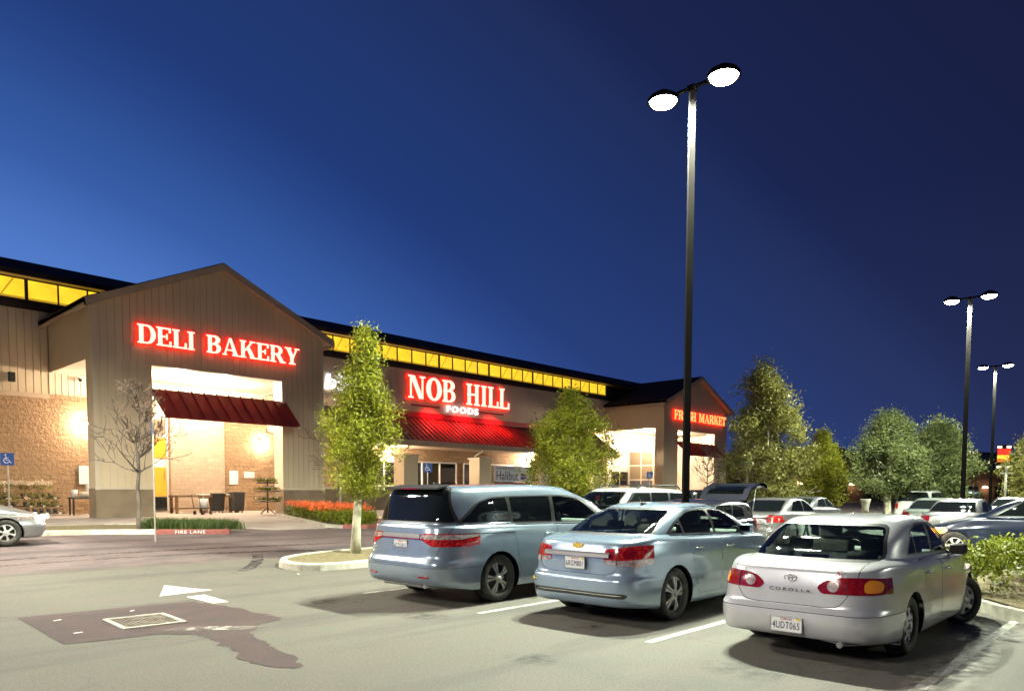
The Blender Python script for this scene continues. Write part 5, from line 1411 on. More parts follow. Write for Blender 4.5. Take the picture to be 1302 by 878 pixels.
cruze = dict(L=4.60, W=1.797, H=1.477, ra=.98, fa=3.665, R=.335, Rr=.235, tw=.215, rim='twin5', wi=.04, Ra=.375, paint=P_BLUE,
    levels=L_sedan(4.60, 1.797, 1.477, 1.015, 1.045, .88, (.58, 1.42), (2.55, 3.62), .64, .87, .56),
    dlo=[(.93, 1.085, .02), (1.20, 1.25, .15), (1.55, 1.375, .15), (2.0, 1.405, .1), (2.52, 1.38, .1), (3.25, 1.03, .02)],
    side_glass=[[(1.02, 1.095), (1.26, 1.255), (1.30, 1.09)], [(1.33, 1.09), (1.30, 1.27), (1.56, 1.355), (1.90, 1.385), (2.02, 1.385), (2.10, 1.07)], [(2.17, 1.07), (2.10, 1.385), (2.48, 1.36), (3.02, 1.09), (3.08, 1.05)]],
    doors=[('door_a', [(1.28, 1.05), (1.30, .88), (1.42, .68), (1.50, .38), (1.54, .30), (2.14, .30), (2.16, 1.04)]), ('door_b', [(2.16, 1.04), (2.14, .30), (3.05, .30), (3.16, .5), (3.20, 1.0)])],
    handles={'door_a': (1.50, .90, M['chrome']), 'door_b': (2.34, .89, M['chrome'])},
    side_bits=[([(.98, 1.065), (.98, 1.080), (3.18, 1.030), (3.18, 1.016)], M['chrome']), ([(1.50, .33), (1.50, .355), (3.1, .345), (3.1, .32)], M['plastic'])],
    tails=[([(.40, .765), (.425, .925), (.60, .945), (.78, .975, .05), (.92, .975), (.92, .80), (.80, .725, .05), (.62, .735), (.42, .752)], M['lamp_red2'], 'tail_light'),
           ([(.40, .765), (.41, .80), (.60, .795), (.70, .80), (.92, .83), (.92, .80), (.80, .725), (.62, .735), (.42, .752)], M['lamp_clear'], 'reversing_light'),
           ([(.70+.062*math.cos(2*PI*k/14), .875+.062*math.sin(2*PI*k/14), 0) for k in range(14)], M['lamp_red'], 'lamp_lens'),
           ([(.50+.048*math.cos(2*PI*k/14), .86+.048*math.sin(2*PI*k/14), 0) for k in range(14)], M['lamp_red'], 'lamp_lens'),
           ([(.585, .7), (.593, .7), (.593, 1.0), (.585, 1.0)], M['gap'], 'lens_seam')],
    lid=[(-.64, .98), (-.60, .70), (-.52, .63), (-.42, .612), (.42, .612), (.52, .63), (.60, .70), (.64, .98), (.62, 1.6), (-.62, 1.6)], lid_x=.56,
    back_glass=[(-.69, 1.075), (-.53, 1.40), (.53, 1.40), (.69, 1.075)], bg_x=1.6, bg_z=1.06,
    windshield=[(-.68, 1.10), (-.54, 1.41), (.54, 1.41), (.68, 1.10)], ws_x=2.45, ws_z=1.06,
    rear_bits=[([(-.70, .345), (-.74, .385), (-.70, .405), (.70, .405), (.74, .385), (.70, .345)], M['plastic'], 'bumper_insert', .002, lambda c: c.x < .5),
               ([(-.68, .376), (-.68, .388), (.68, .388), (.68, .376)], M['chrome'], 'chrome_strip', .006, lambda c: c.x < .5)],
    heads=[([(.48, .66), (.50, .82), (.95, .88), (.95, .66)], M['lamp_clear'])], extra=cruze_extra)

def L_van(L, W, H, belt, hood, rl, ws, gh=.90, roofw=.74, bh=.62):
    """van or wagon: rl = list of (z, x) rear profile; ws=(top x, base x)"""
    w = W/2; rx = lambda z: lerp_tab(rl, z)
    bz = [(0, belt), (ws[0], belt-.02), (ws[1]-.1, belt-.05), (L-.55, hood), (L, hood-.14)]
    return [
        lv(.26, .22, L-.35, w-.12), lv([(0, .30), (.7, .22), (L-.7, .2), (L, .22)], .08, L-.14, w-.04, 7, 5),
        lv([(0, .38), (.7, .32), (L, .33)], .02, L-.05, w-.010, 7, 4.8), lv(bh-.07, 0, L, w, 7, 4.6), lv(bh, .010, L-.01, w, 7, 4.6),
        lv(bh+.05, .055, L-.03, w-.002, 6.6, 4.4), lv(.5*(bh+belt), rx(.5*(bh+belt)), L-.07, w-.012, 6.4, 4.2),
        lv([(0, belt-.08), (ws[0], belt-.1), (L, hood-.22)], rx(belt-.08), L-.14, w-.028, 6.0, 4.0),
        lv([(x, z-.012) for x, z in bz], rx(belt)-.005, L-.20, w-.045, 6.0, 4.0), lv(bz, rx(belt)+.004, L-.26, w-.060, 6.0, 4.0),
        lv([(x, z+.012) for x, z in bz], rx(belt)+.015, L-.34, w-.080, 6.0, 4.0),
        lv([(0, belt+.03), (ws[1], belt)], rx(belt)+.02, ws[1]+.06, w-.088, 5.2, 3.6, crown=.0),
        lv([(0, belt+.06), (ws[1], belt+.02)], rx(belt+.06), ws[1]-.03, w-.095, 5.4, 4.2),
        lv(belt+(H-belt)*.5, rx(belt+(H-belt)*.5), ws[0]*.5+ws[1]*.5+.06, w*gh-.02, 5.6, 4.6),
        lv([(0, H-.13), (L*.4, H-.09), (ws[0], H-.11)], rx(H-.12), ws[0]+.08, w*roofw+.07, 5.6, 4.6),
        lv([(0, H-.085), (L*.4, H-.045), (ws[0], H-.065)], rx(H-.07), ws[0]-.02, w*roofw, 5.2, 4.6),
        lv([(0, H-.05), (L*.4, H-.015), (ws[0], H-.035)], rx(H)+.16, ws[0]-.16, w*roofw-.14, 4.6, 4.6),
        lv(H, L*.42-.3, L*.42+.3, .02, 4, 4)]

def van_extra(root, sp, body, lid):
    plate(root, .075, .0, .845, '6CYD415')
    e = MB(); e.tube([(0, -.035, .03), (0, -.027, -.03)], .006, 6); e.tube([(0, .035, .03), (0, .027, -.03)], .006, 6); e.tube([(0, -.03, 0), (0, .03, 0)], .006, 6)
    em = e.build('emblem', M['chrome'], root); em.location = (.135, .0, 1.075)
    text('lettering', 'Odyssey', .045, M['chrome'], root, (.085, -.52, .80), (PI/2, 0, -PI/2), .001, sx=1.3, shear=.2)
    text('lettering', 'TOURING', .030, M['steel'], root, (.082, .52, .80), (PI/2, 0, -PI/2), .001, sx=1.3)
    w = MB(); w.tube([(.19, .10, 1.175), (.20, .50, 1.215)], [.010, .006], 8); w.box((.17, .08, 1.16), (.04, .06, .04), bev=.01); w.build('rear_wiper', M['black'], root)
    sp_ = MB()
    sp_.prism([(.52, -.56, 1.690), (.52, .56, 1.690), (.26, .60, 1.640), (.26, -.60, 1.640)], (0, 0, .022)); sp_.build('roof_spoiler', M['black'], root)
    bl = MB(); bl.box((.258, 0, 1.650), (.02, .36, .020)); bl.build('brake_light', M['lamp_red'], root)
    rf = MB(); rf.box((.022, -.57, .42), (.02, .20, .030), bev=.008, rot=(0, 0, .08)); rf.build('bumper_reflector', M['lamp_red'], root)
    rf = MB(); rf.box((.022, .57, .42), (.02, .20, .030), bev=.008, rot=(0, 0, -.08)); rf.build('bumper_reflector', M['lamp_red'], root)
    for s in (-1, 1): mirror_mesh(root, sp, 3.55, 1.18, s, .86, sp['paint'])
    rr = MB()
    for s in (-1, 1): rr.tube([(.6, s*.66, 1.665), (1.6, s*.68, 1.705), (3.3, s*.66, 1.695)], .016, 8)
    rr.bm.free()
    fn = MB(); fn.prism([(.70, -.008, 1.70), (.86, -.008, 1.71), (.78, -.008, 1.745), (.72, -.008, 1.75)], (0, .016, 0)); fn.build('aerial', M['black'], root)
    seats(root, sp, .62, [(1.1, 1), (2.0, 2), (3.0, 2)])
    d = MB(); d.box((3.85, 0, 1.0), (.5, 1.6, .26), bev=.06); d.build('dashboard', M['dashm'], root)
    ex = MB(); ex.tube([(.3, -.55, .30), (.06, -.55, .285)], .03, 12); ex.box((.35, .0, .30), (.5, .9, .10), bev=.03); ex.build('exhaust_pipe', M['steel'], root)

van_rl = [(.5, .0), (.68, .055), (.95, .085), (1.10, .115), (1.17, .155), (1.40, .24), (1.60, .33), (1.70, .42), (1.74, .50)]
minivan = dict(L=5.15, W=2.01, H=1.737, ra=1.13, fa=4.13, R=.352, Rr=.235, tw=.235, rim='twin5', wi=.04, Ra=.40, paint=P_SLATE,
    levels=L_van(5.15, 2.01, 1.737, 1.12, .98, van_rl, (3.15, 4.45)),
    dlo=[(.42, 1.165, .02), (.78, 1.47, .12), (1.05, 1.53, .08), (1.34, 1.545, .01), (1.335, 1.545, .01), (2.6, 1.565, .1), (3.15, 1.54, .2), (4.05, 1.12, .02), (2.5, 1.125), (1.52, 1.135), (1.40, 1.165, .02)],
    side_glass=[[(.50, 1.18), (.82, 1.45), (1.04, 1.51), (1.36, 1.525), (1.42, 1.18)], [(1.48, 1.165), (1.43, 1.53), (2.34, 1.545), (2.38, 1.15)], [(2.47, 1.145), (2.43, 1.545), (2.70, 1.54), (3.10, 1.50), (3.75, 1.18), (3.78, 1.135)]],
    sgm=['glass_dark', 'glass_tint', 'glass_clear'],
    doors=[('door_a', [(1.44, 1.12), (1.50, .72), (1.56, .50), (1.60, .29), (2.42, .29), (2.44, 1.11)]), ('door_b', [(2.44, 1.11), (2.42, .29), (3.45, .29), (3.58, .6), (3.62, 1.07)])],
    handles={'door_a': (2.22, .97, P_SLATE), 'door_b': (2.62, .96, P_SLATE)},
    side_bits=[([(.42, 1.145), (.42, 1.160), (1.40, 1.158), (1.40, 1.143)], M['chrome']), ([(1.52, 1.112), (1.52, 1.128), (3.95, 1.10), (3.95, 1.088)], M['chrome']), ([(.36, 1.012), (.36, 1.024), (1.44, 1.024), (1.44, 1.012)], M['gap'])],
    tails=[([(.40, .955), (.45, 1.02), (1.02, 1.03), (1.02, .90), (.93, .845), (.66, .845)], M['lamp_red2'], 'tail_light'),
           ([(.42, .958), (.45, 1.005), (.98, 1.012), (.92, .945), (.52, .94)], M['lamp_clear'], 'reversing_light'),
           ([(.715, .8), (.722, .8), (.722, 1.1), (.715, 1.1)], M['gap'], 'lens_seam')], tail_x=.75,
    lid=[(-.86, 1.14), (-.80, .95), (-.74, .72), (-.66, .60), (-.5, .575), (.5, .575), (.66, .60), (.74, .72), (.80, .95), (.86, 1.14)], lid_x=.36, lid_name='tailgate',
    back_glass=[(-.84, 1.165), (-.66, 1.665), (.66, 1.665), (.84, 1.165)], bg_x=.62, bg_z=1.13, bgm='glass_dark',
    windshield=[(-.78, 1.14), (-.64, 1.62), (.64, 1.62), (.78, 1.14)], ws_x=3.1, ws_z=1.12,
    bumper=.55,
    rear_bits=[([(-.42, .952), (-.42, 1.010), (.42, 1.010), (.42, .952)], M['satin'], 'chrome_bar', .012, lambda c: c.x < .4 and abs(c.y) < .43),
               ([(-.50, .935), (-.50, .95), (.50, .95), (.50, .935)], M['lamp_red'], 'trim_strip', .010, lambda c: c.x < .4)],
    heads=[([(.5, .66), (.52, .80), (1.05, .86), (1.05, .66)], M['lamp_clear'])], extra=van_extra)

build_car('parked_sedan', 'silver older sedan nearest the camera, front wheels turned towards the hedge', 'car', corolla, (6.86, 2.82, 0), 0, 'cars parked in the front row')
build_car('parked_sedan', 'ice blue sedan with a gold badge between the silver sedan and the minivan', 'car', cruze, (7.05, 5.58, 0), 0, 'cars parked in the front row')
build_car('parked_minivan', 'slate blue minivan parked beside the kerbed tree island', 'minivan', minivan, (6.43, 8.33, 0), 0, 'cars parked in the front row')
# ------------------------------------------------------------------ lot lamps
M['pole'] = noisy(mat('dark_bronze_pole', (.008, .007, .0065), .8, 0, spec=.04), (.006, .005, .005), 3, 4)
M['lens_c'] = mat('cool_lens', (.9, .95, .85), .3, emis=(.95, 1.0, .88), es=60)
def lot_lamp(label, x, y, h, w, ang=PI/2, base=0, col=(.93, 1.0, .79)):
    root = empty('parking_lot_lamp', (x, y, base)); tag(root, label, 'lamp post', 'double headed parking lot lamps')
    b = MB(); b.tube([(0, 0, .55), (0, 0, h)], [.085, .075], 4)
    for f in b.bm.faces: f.smooth = False
    b.build('pole', M['pole'], root)
    b = MB(); b.lathe([(.001, .62), (.27, .60), (.30, .56), (.30, -.1)], n=28); b.build('concrete_base', M['kerb'], root)
    b = MB(); b.box((0, 0, h), (.16, .16, .10), bev=.02)
    ca, sa = math.cos(ang), math.sin(ang); b.tube([(-.55*ca, -.55*sa, h+.02), (.55*ca, .55*sa, h+.02)], .04, 6); b.build('arm', M['pole'], root)
    for s in (-1, 1):
        hd = MB(); hd.lathe([(.001, .16), (.10, .15), (.26, .05), (.30, 0), (.30, -.05), (.27, -.05)], n=28)
        o = hd.build('lamp_head', M['pole'], root); o.location = (s*.62*ca, s*.62*sa, h+.02)
        ln = MB(); ln.lathe([(.262, -.015), (.22, -.085), (.14, -.125), (.001, -.14)], n=28); ln.build('lens', M['lens_c'], o)
        d = bpy.data.lights.new('lamp_light', 'SPOT'); d.energy = w; d.color = col; d.shadow_soft_size = .11; d.spot_size = R(172); d.spot_blend = .5
        q = bpy.data.objects.new('lamp_light', d); COL.objects.link(q); q.parent = o; q.location = (0, 0, -.24)
    return root
LOT = 6800
lot_lamp('nearest tall lamp post rising behind the blue sedan', 12.35, 7.08, 9.05, LOT*1.22, PI/2)
lot_lamp('middle lamp post at the right, beside the dense silver green tree', 32.6, 6.6, 9.05, LOT*1.25, PI/2)
lot_lamp('farthest lamp post of the three, right of the middle one', 51.0, 8.9, 9.05, LOT*1.2, PI/2)
# the same row carries on past the frame: one post behind the camera lights the cars' tails and the store front
lot_lamp('lamp post of the same row standing behind the camera', -10.5, 6.2, 9.05, LOT*.52, PI/2, 0, (1.0, .95, .84))
lot_lamp('unseen lamp post added by the store drive to light its front', 1.2, 19.2, 9.05, LOT*.9, PI/2, .15, (1.0, .93, .74))  # post added out of view to brighten the store front
lot_lamp('unseen lamp post added farther left by the drive for the store front', -14.5, 21.0, 9.05, LOT*.8, PI/2, .15, (1.0, .90, .74))  # another post out of view, added for light on the same walls
lot_lamp('lamp post behind the lot at the far right of the camera', 29.0, -16.0, 9.05, LOT*.7, PI/2)

# ------------------------------------------------------------------ signs on posts
M['blue_sign'] = mat('blue_sign', (.012, .07, .32), .4)
def access_sign(label, x, y, z, zt, rz, s=.42, post='steel'):
    root = empty('accessible_parking_sign', (x, y, z), rz); tag(root, label, 'sign post', 'accessible parking signs')
    b = MB(); b.box((0, .03, (zt)/2), (.05, .03, zt)); b.build('post', M[post], root)
    b = MB(); b.box((0, 0, zt-s/2), (s, .012, s), bev=.005); pl_ = b.build('sign_plate', M['blue_sign'], root)
    k = s/.42; c = Vector((0, -.010, zt-s/2)); sy = MB()
    sy.tube([c+Vector((-.02*k+.085*k*math.cos(a), 0, -.045*k+.085*k*math.sin(a))) for a in [PI*.55+PI*1.25*i/14 for i in range(15)]], .014*k, 6)
    sy.tube([c+Vector((-.045*k, -.001, .10*k)), c+Vector((-.03*k, -.001, -.03*k)), c+Vector((.06*k, -.001, -.035*k)), c+Vector((.095*k, -.001, -.12*k)), c+Vector((.13*k, -.001, -.11*k))], .016*k, 6)
    sy.tube([c+Vector((-.04*k, -.002, .045*k)), c+Vector((.04*k, -.002, .04*k))], .013*k, 6)
    sy.lathe([(.001, -.006), (.026*k, -.004), (.026*k, .004)], (c.x-.05*k, c.y, c.z+.145*k), 14, 0, 'Y')
    sy.build('symbol', M['white'], pl_)
    return root
access_sign('blue accessible parking sign on a steel post at the far left edge', 7.45, 35.0, .45, 2.62, R(-35), .50)
access_sign('blue accessible parking sign before the dark store windows behind the minivan', 24.1, 28.6, gz(28.6), 2.6, R(-35), .46)
access_sign('blue accessible parking sign seen before the fresh market portal', 44.5, 28.4, gz(28.4), 2.6, R(-35), .46)
r = empty('sign_post', (7.62, 20.35, gz(20.35)), R(-35)); tag(r, 'slim white post with a small sign turned edge on before the bakery portal', 'sign post')
b = MB(); b.box((0, 0, 1.62), (.035, .035, 3.25)); b.build('post', M['kerb'], r)
b = MB(); b.box((-.03, 0, 3.05), (.012, .28, .36), rot=(0, 0, R(14))); b.build('sign_plate', M['blue_sign'], r)
r = empty('sign_post', (18.7, 28.3, gz(28.3)), 0); tag(r, 'short grey post standing in the shrubs beside the pale tree trunk', 'sign post')
b = MB(); b.box((0, 0, .95), (.06, .06, 1.9)); b.build('post', M['steel'], r)
b = MB(); b.box((0, -.04, 1.75), (.3, .015, .3)); b.build('sign_plate', M['steel'], r)

# fish banner hung under the canopy
r = empty('banner', (35.45, 35.0, 2.24)); tag(r, 'pale banner reading Halibut with a purple square above a red strip', 'banner')
b = MB(); b.bx(0, 3.9, 0, .04, 0, 1.10); b.build('banner_sheet', mat('banner_vinyl', (.62, .62, .68), .6), r)
b = MB(); b.bx(0, 3.9, -.002, .04, -.30, -.03); b.build('red_strip', M['kerb_red'], r)
t = text('lettering', 'Halibut', .92, mat('banner_ink', (.04, .04, .14), .6), r, (.12, -.01, .40), (PI/2, 0, 0), .004, 'LEFT', sx=.84)
b = MB(); b.bx(2.62, 3.15, -.014, -.002, .18, .62); b.build('purple_square', mat('purple_ink', (.10, .04, .32), .6), r)
b = MB(); b.bx(2.70, 3.05, -.02, -.015, .40, .46); b.build('square_mark', M['white'], r)
t = text('lettering', 'Fresh Wild Alaskan', .25, mat('banner_ink2', (.25, .25, .34), .6), r, (.15, -.01, .93), (PI/2, 0, 0), .003, 'LEFT', sx=.95)
for x in (.05, 3.85):
    b = MB(); b.tube([(x, .03, -.25), (x, .03, -1.79)], .03, 6); b.build('banner_leg', M['steel'], r)

# ------------------------------------------------------------------ things in front of the store
M['wood'] = noisy(mat('weathered_wood', (.25, .17, .10), .8), (.16, .105, .06), 9, 5)
M['bin'] = noisy(mat('dark_bin_plastic', (.045, .048, .050), .5), (.03, .032, .034), 6)
r = empty('display_table', (15.9, 36.3, .45)); tag(r, 'long wooden display table along the brick pier in the bakery portal', 'table')
b = MB(); b.bx(-1.5, 1.7, -.4, .4, .80, .90); b.build('tabletop', M['wood'], r)
for x in (-1.4, .05, 1.6):
    for y in (-.33, .33):
        b = MB(); b.box((x, y, .40), (.13, .10, .80)); b.build('leg', M['wood'], r)
b = MB(); b.bx(-1.4, 1.6, -.3, .3, .22, .27); b.build('shelf', M['wood'], r)
b = MB(); b.bx(-.2, 1.6, -.3, .3, .902, .96, bev=.015); o = b.build('white_trays', M['white'], None, (15.9, 36.3, .45)); tag(o, 'flat white trays on the wooden display table', 'trays')
def bin_(label, x, y, z, h, w, m, wheels=True):
    r = empty('rubbish_bin', (x, y, z)); tag(r, label, 'bin')
    b = MB(); b.box((0, 0, h*.53), (w*.84, w*.84, h*.86), taper=1.18, bev=.03); b.build('body', m, r)
    b = MB(); b.box((0, 0, h*.985), (w*1.08, w*1.08, .07), bev=.02); b.box((0, 0, h*.99+.04), (w*.8, w*.8, .05), bev=.02); b.build('lid', m, r)
    for sx in (-1, 1):
        for sy in (-1, 1):
            b = MB(); b.lathe([(.001, -.02), (.04, -.02), (.04, .02), (.001, .02)], (0, 0, .04), 12, 0, 'X'); o = b.build('wheel', M['black'], r); o.location = (sx*w*.3, sy*w*.3, 0)
bin_('grey wheeled bin standing clear of the table near the plant stand', 17.5, 35.9, .45, 1.02, .62, M['bin'])
bin_('dark bin beside the display table in front of the brick pier', 16.5, 36.0, .45, .95, .62, M['black'])
r = empty('hand_cart', (14.9, 34.0, .45), R(25)); tag(r, 'small dark cart holding a white bucket before the wooden display table', 'cart')
b = MB(); b.box((0, 0, .30), (.75, .45, .05), bev=.01); b.tube([(-.35, -.2, .3), (-.5, -.2, .95), (-.5, .2, .95), (-.35, .2, .3)], .018, 6); b.build('frame', M['bin'], r)
for sx in (-1, 1):
    for sy in (-1, 1):
        b = MB(); b.lathe([(.001, -.02), (.10, -.02), (.10, .02), (.001, .02)], (sx*.28, sy*.22, .10), 14, 0, 'Y'); b.build('wheel', M['black'], r)
b = MB(); b.lathe([(.001, 0), (.17, 0), (.21, .42), (.20, .42), (.165, .02)], n=20); o = b.build('bucket', M['white'], None, (14.93, 34.0, .78)); tag(o, 'white bucket on the small dark cart', 'bucket')

# three-tier plant stand
r = empty('plant_stand', (16.9, 31.6, .45)); tag(r, 'tall three tier plant stand at the right column of the bakery portal', 'plant stand')
b = MB(); b.tube([(0, 0, .1), (0, 0, 1.72)], .035, 8)
for k in range(4):
    a = k*PI/2+.4; b.tube([(0, 0, .35), (.45*math.cos(a), .45*math.sin(a), .06)], .015, 6)
b.build('pole', M['mull'], r)
rnd = random.Random(31)
for z, w in ((.62, .62), (1.08, .60), (1.48, .50)):
    b = MB(); b.lathe([(.001, z), (w, z), (w, z+.05), (.001, z+.05)], n=20); tr = b.build('tray', M['mull'], r)
    b = MB(); f = MB()
    for _ in range(46):
        a = rnd.uniform(0, 2*PI); q = w*rnd.random()**.5
        leafquads(b, q*math.cos(a), q*math.sin(a), z+.10+rnd.uniform(0, .10), .08, 9, .05, rnd)
        if rnd.random() < .45: leafquads(f, q*math.cos(a), q*math.sin(a), z+.2, .06, 6, .045, rnd)
    b.build('plants', M['leaf_hedge'], tr, norm=False); f.build('blooms', M['flower_pale'], tr, norm=False)

# flower display at the far left wall
def flower_rack(label, x, y, w, seed, g='flower racks along the left wall'):
    r = empty('flower_rack', (x, y, .45)); tag(r, label, 'flower rack', g); rnd = random.Random(seed)
    for k, (z, yy) in enumerate(((.10, -.55), (.40, -.20), (.75, .15))):
        b = MB(); b.bx(-w/2, w/2, yy-.2, yy+.2, z, z+.05); tr = b.build('shelf', M['bin'], r)
        b = MB(); f = MB()
        for i in range(int(w/.26)):
            cx_ = -w/2+.13+.26*i
            b.lathe([(.001, z+.05), (.07, z+.05), (.10, z+.22), (.001, z+.22)], (cx_, yy, 0), 8, 1)
            b2 = rnd.uniform(.0, .18)
            leafquads(b, cx_, yy, z+.40+b2, .19, 44, .06, rnd)
            if k == 2 or rnd.random() < .25: leafquads(f, cx_, yy, z+.58+b2, .14, 14, .05, rnd)
        b.build('potted_plants', [M['leaf_olive'], M['bin']], tr, norm=False); f.build('blooms', M['flower_pale'], tr, norm=False)
        for i in range(int(w/.5)):
            t = MB(); t.box((-w/2+.3+.5*i, yy-.215, z+.02), (.12, .01, .08)); t.build('price_card', M['white'], tr)
flower_rack('leftmost rack of potted plants with pale blooms below the block wall', 7.2, 37.2, 2.2, 41)
flower_rack('right rack of dark potted plants next to the table of white pots', 9.1, 37.2, 1.5, 42)
r = empty('garden_table', (10.9, 36.7, .45)); tag(r, 'dark table holding white pots and a blue bucket left of the portal column', 'table')
b = MB(); b.bx(-.8, .8, -.35, .35, .74, .80); b.build('tabletop', M['bin'], r)
for x in (-.72, .72):
    for y in (-.28, .28):
        b = MB(); b.box((x, y, .37), (.06, .06, .74)); b.build('leg', M['black'], r)
for i, (x, hh, ww, lb, m) in enumerate(((-.60, .34, .14, 'short white cylinder pot at the left end of the dark table', 'white'), (-.22, .26, .17, 'round cream pot in the middle of the dark table', 'soffit'), (.02, .62, .17, 'tallest white flared pot on the dark table', 'white'), (.55, .34, .20, 'blue bucket at the right end of the dark table', 'blue_sign'))):
    b = MB(); b.lathe([(.001, 0), (ww*.7, 0), (ww*(1.15 if i == 1 else .85), hh*.5), (ww, hh), (ww*.9, hh), (ww*.6, .03)], n=20); o = b.build('bucket' if i == 3 else 'plant_pot', M[m], None, (10.9+x, 36.7, 1.252)); tag(o, lb, 'bucket' if i == 3 else 'pot')

# ------------------------------------------------------------------ far things
M['far_wall'] = noisy(mat('dim_brown_wall', (.12, .075, .055), .9), (.08, .05, .04), 1, 4)
M['far_roof'] = mat('dim_roof', (.030, .024, .030), .9)
M['warm_lamp'] = mat('distant_lamp', (.9, .7, .5), .5, emis=(1.0, .72, .42), es=7)
def far_building(label, x, y, w, d, h, rh, lamps, rz=0, win=4):
    r = empty('far_building', (x, y, .0), rz); tag(r, label, 'building', 'low buildings beyond the lot')
    b = MB(); b.bx(-w/2, w/2, 0, d, 0, h); b.prism([(-w/2, .02, h), (w/2, .02, h), (0, .02, h+rh-.1)], (0, d-.04, 0)); b.build('wall', M['far_wall'], r)
    b = MB()
    for s in (-1, 1): b.prism([(0, -.8, h+rh-.05), (s*(w/2+.6), -.8, h-.15), (s*(w/2+.6), -.8, h+.15), (0, -.8, h+rh+.25)], (0, d+1.6, 0))
    b.build('roof', M['far_roof'], r)
    for i in range(win):
        a = -w/2+w*(i+.5)/win; f = MB(); f.bx(a-w/win*.3, a+w/win*.3, -.06, .0, .3, 2.6); fo = f.build('window', M['mull'], r)
        f = MB(); f.bx(a-w/win*.26, a+w/win*.26, -.08, -.062, .4, 2.5); f.build('pane', M['dark_glass'], fo)
    for (a, z, s) in lamps:
        f = MB(); f.lathe([(s, -.02), (s*.7, s*.5), (.02, s*.7)], (0, 0, 0), 12); o = f.build('wall_lamp', M['warm_lamp'], r); o.location = (a, -.3, z)
        d_ = bpy.data.lights.new('lamp_light', 'POINT'); d_.energy = 45; d_.color = (1, .6, .3); d_.shadow_soft_size = .2; q = bpy.data.objects.new('lamp_light', d_); COL.objects.link(q); q.parent = o; q.location = (0, -.6, -.1)
far_building('dark brown gabled building with two warm lamps behind the white urn', 92, 34, 16, 12, 4.4, 3.2, ((-2.5, 2.6, .5), (3.5, 2.5, .4), (-2.3, 5.0, .3)), R(-62))
far_building('dark gabled building between the big tree and the small olive tree', 109, 44, 12, 10, 5.2, 3.0, ((0, 2.4, .3),), R(-62))
far_building('dim brown hall with a lamp between the two right lamp posts', 122, 26, 17, 12, 3.6, 2.6, ((-1, 2.2, .7), (4, 2.3, .4), (2.6, 1.4, .3)), R(-68))
far_building('long dark building beyond the lot left of the tall tower sign', 150, 22, 26, 12, 4.0, 1.8, ((-3, 2.2, .35), (5, 2.2, .35)), R(-75), 6)
far_building('dark building beyond the big tree', 100, 55, 18, 10, 4.2, 2.4, ((2, 2.4, .35),), R(-55))

r = empty('tower_sign', (178, 29, 0), R(-72)); tag(r, 'distant lit red and yellow tower sign between the far lamp post and the right edge', 'sign')
b = MB(); b.bx(-1.3, 1.3, -.2, .2, 0, 11.4); b.build('pylon', M['far_roof'], r)
for z0, z1, c, e in ((9.4, 10.6, (1, .06, .03), 1.0), (8.5, 9.3, (1, .55, .05), 1.6), (7.9, 8.4, (1, .25, .03), .9)):
    b = MB(); b.bx(-1.15, 1.15, -.28, -.201, z0, z1); b.build('sign_panel', mat('lit_panel', c, .5, emis=c, es=e), r)
for x in (-.8, .8):
    for z in (10.95, 6.9):
        b = MB(); b.box((x, -.32, z), (.75, .2, .42), bev=.05); b.build('flood_lamp', mat('lit_flood', (1, .9, .7), .5, emis=(1, .85, .6), es=3), r)
r = empty('white_post_lamp', (50, 8.0, 0)); tag(r, 'slim white post with a short crossbar before the dim tree at the right edge', 'post')
b = MB(); b.tube([(0, 0, 0), (0, 0, 2.9)], [.065, .05], 8); b.box((0, 0, 2.75), (.08, .62, .08)); b.lathe([(.05, 2.9), (.08, 3.0), (.001, 3.2)], n=10); b.build('post', M['kerb'], r)
r = empty('urn_planter', (52.0, 16.2, .105)); tag(r, 'white flared concrete urn on a flat slab', 'urn')
b = MB(); b.lathe([(.001, .10), (.24, .10), (.21, .45), (.29, .85), (.35, 1.03), (.33, 1.07), (.29, 1.04), (.001, .95)], n=20); b.build('urn', M['kerb'], r)
b = MB(); b.bx(-1.0, 1.0, -1.0, 1.0, 0, .12); b.build('slab', M['kerb'], r)
r = empty('concrete_post', (49.5, 14.2, .055)); tag(r, 'plain grey concrete post right of the white urn', 'post')
b = MB(); b.tube([(0, 0, 0), (0, 0, 1.9)], [.16, .13], 12); b.lathe([(.13, 1.9), (.15, 1.95), (.001, 2.0)], n=12); b.build('shaft', M['steel'], r)

# shopping cart behind the grey sedan
def shop_cart(label, x, y, rz):
    r = empty('shopping_cart', (x, y, gz(y)), rz); tag(r, label, 'shopping cart', 'shopping carts')
    b = MB()
    for z, k in ((.95, 1.0), (.78, .96), (.62, .92), (.48, .88)):
        b.tube([(-.4*k, -.28*k, z), (.4*k, -.24*k, z), (.4*k, .24*k, z), (-.4*k, .28*k, z), (-.4*k, -.28*k, z)], .010, 5)
    for i in range(9):
        t = -.4+.1*i
        for s in (-1, 1): b.tube([(t, s*.27, .95), (t*.88, s*.235, .48)], .006, 4)
    for i in range(6):
        t = -.24+.096*i
        b.tube([(.4, t, .95), (.35, t*.88, .48)], .006, 4); b.tube([(-.4, t, .95), (-.35, t*.88, .48)], .006, 4)
    b.build('basket', M['steel'], r)
    b = MB(); b.tube([(-.42, -.25, 1.02), (-.42, .25, 1.02)], .02, 8); b.build('handle', M['lamp_red'], r)
    b = MB()
    for s in (-1, 1): b.tube([(-.38, s*.25, .95), (-.35, s*.22, .18), (.40, s*.2, .14)], .013, 6)
    b.build('frame', M['steel'], r)
    for sx in (-.35, .38):
        for s in (-1, 1): b = MB(); b.lathe([(.001, -.015), (.06, -.015), (.06, .015), (.001, .015)], (sx, s*.2, .06), 12, 0, 'Y'); b.build('wheel', M['black'], r)
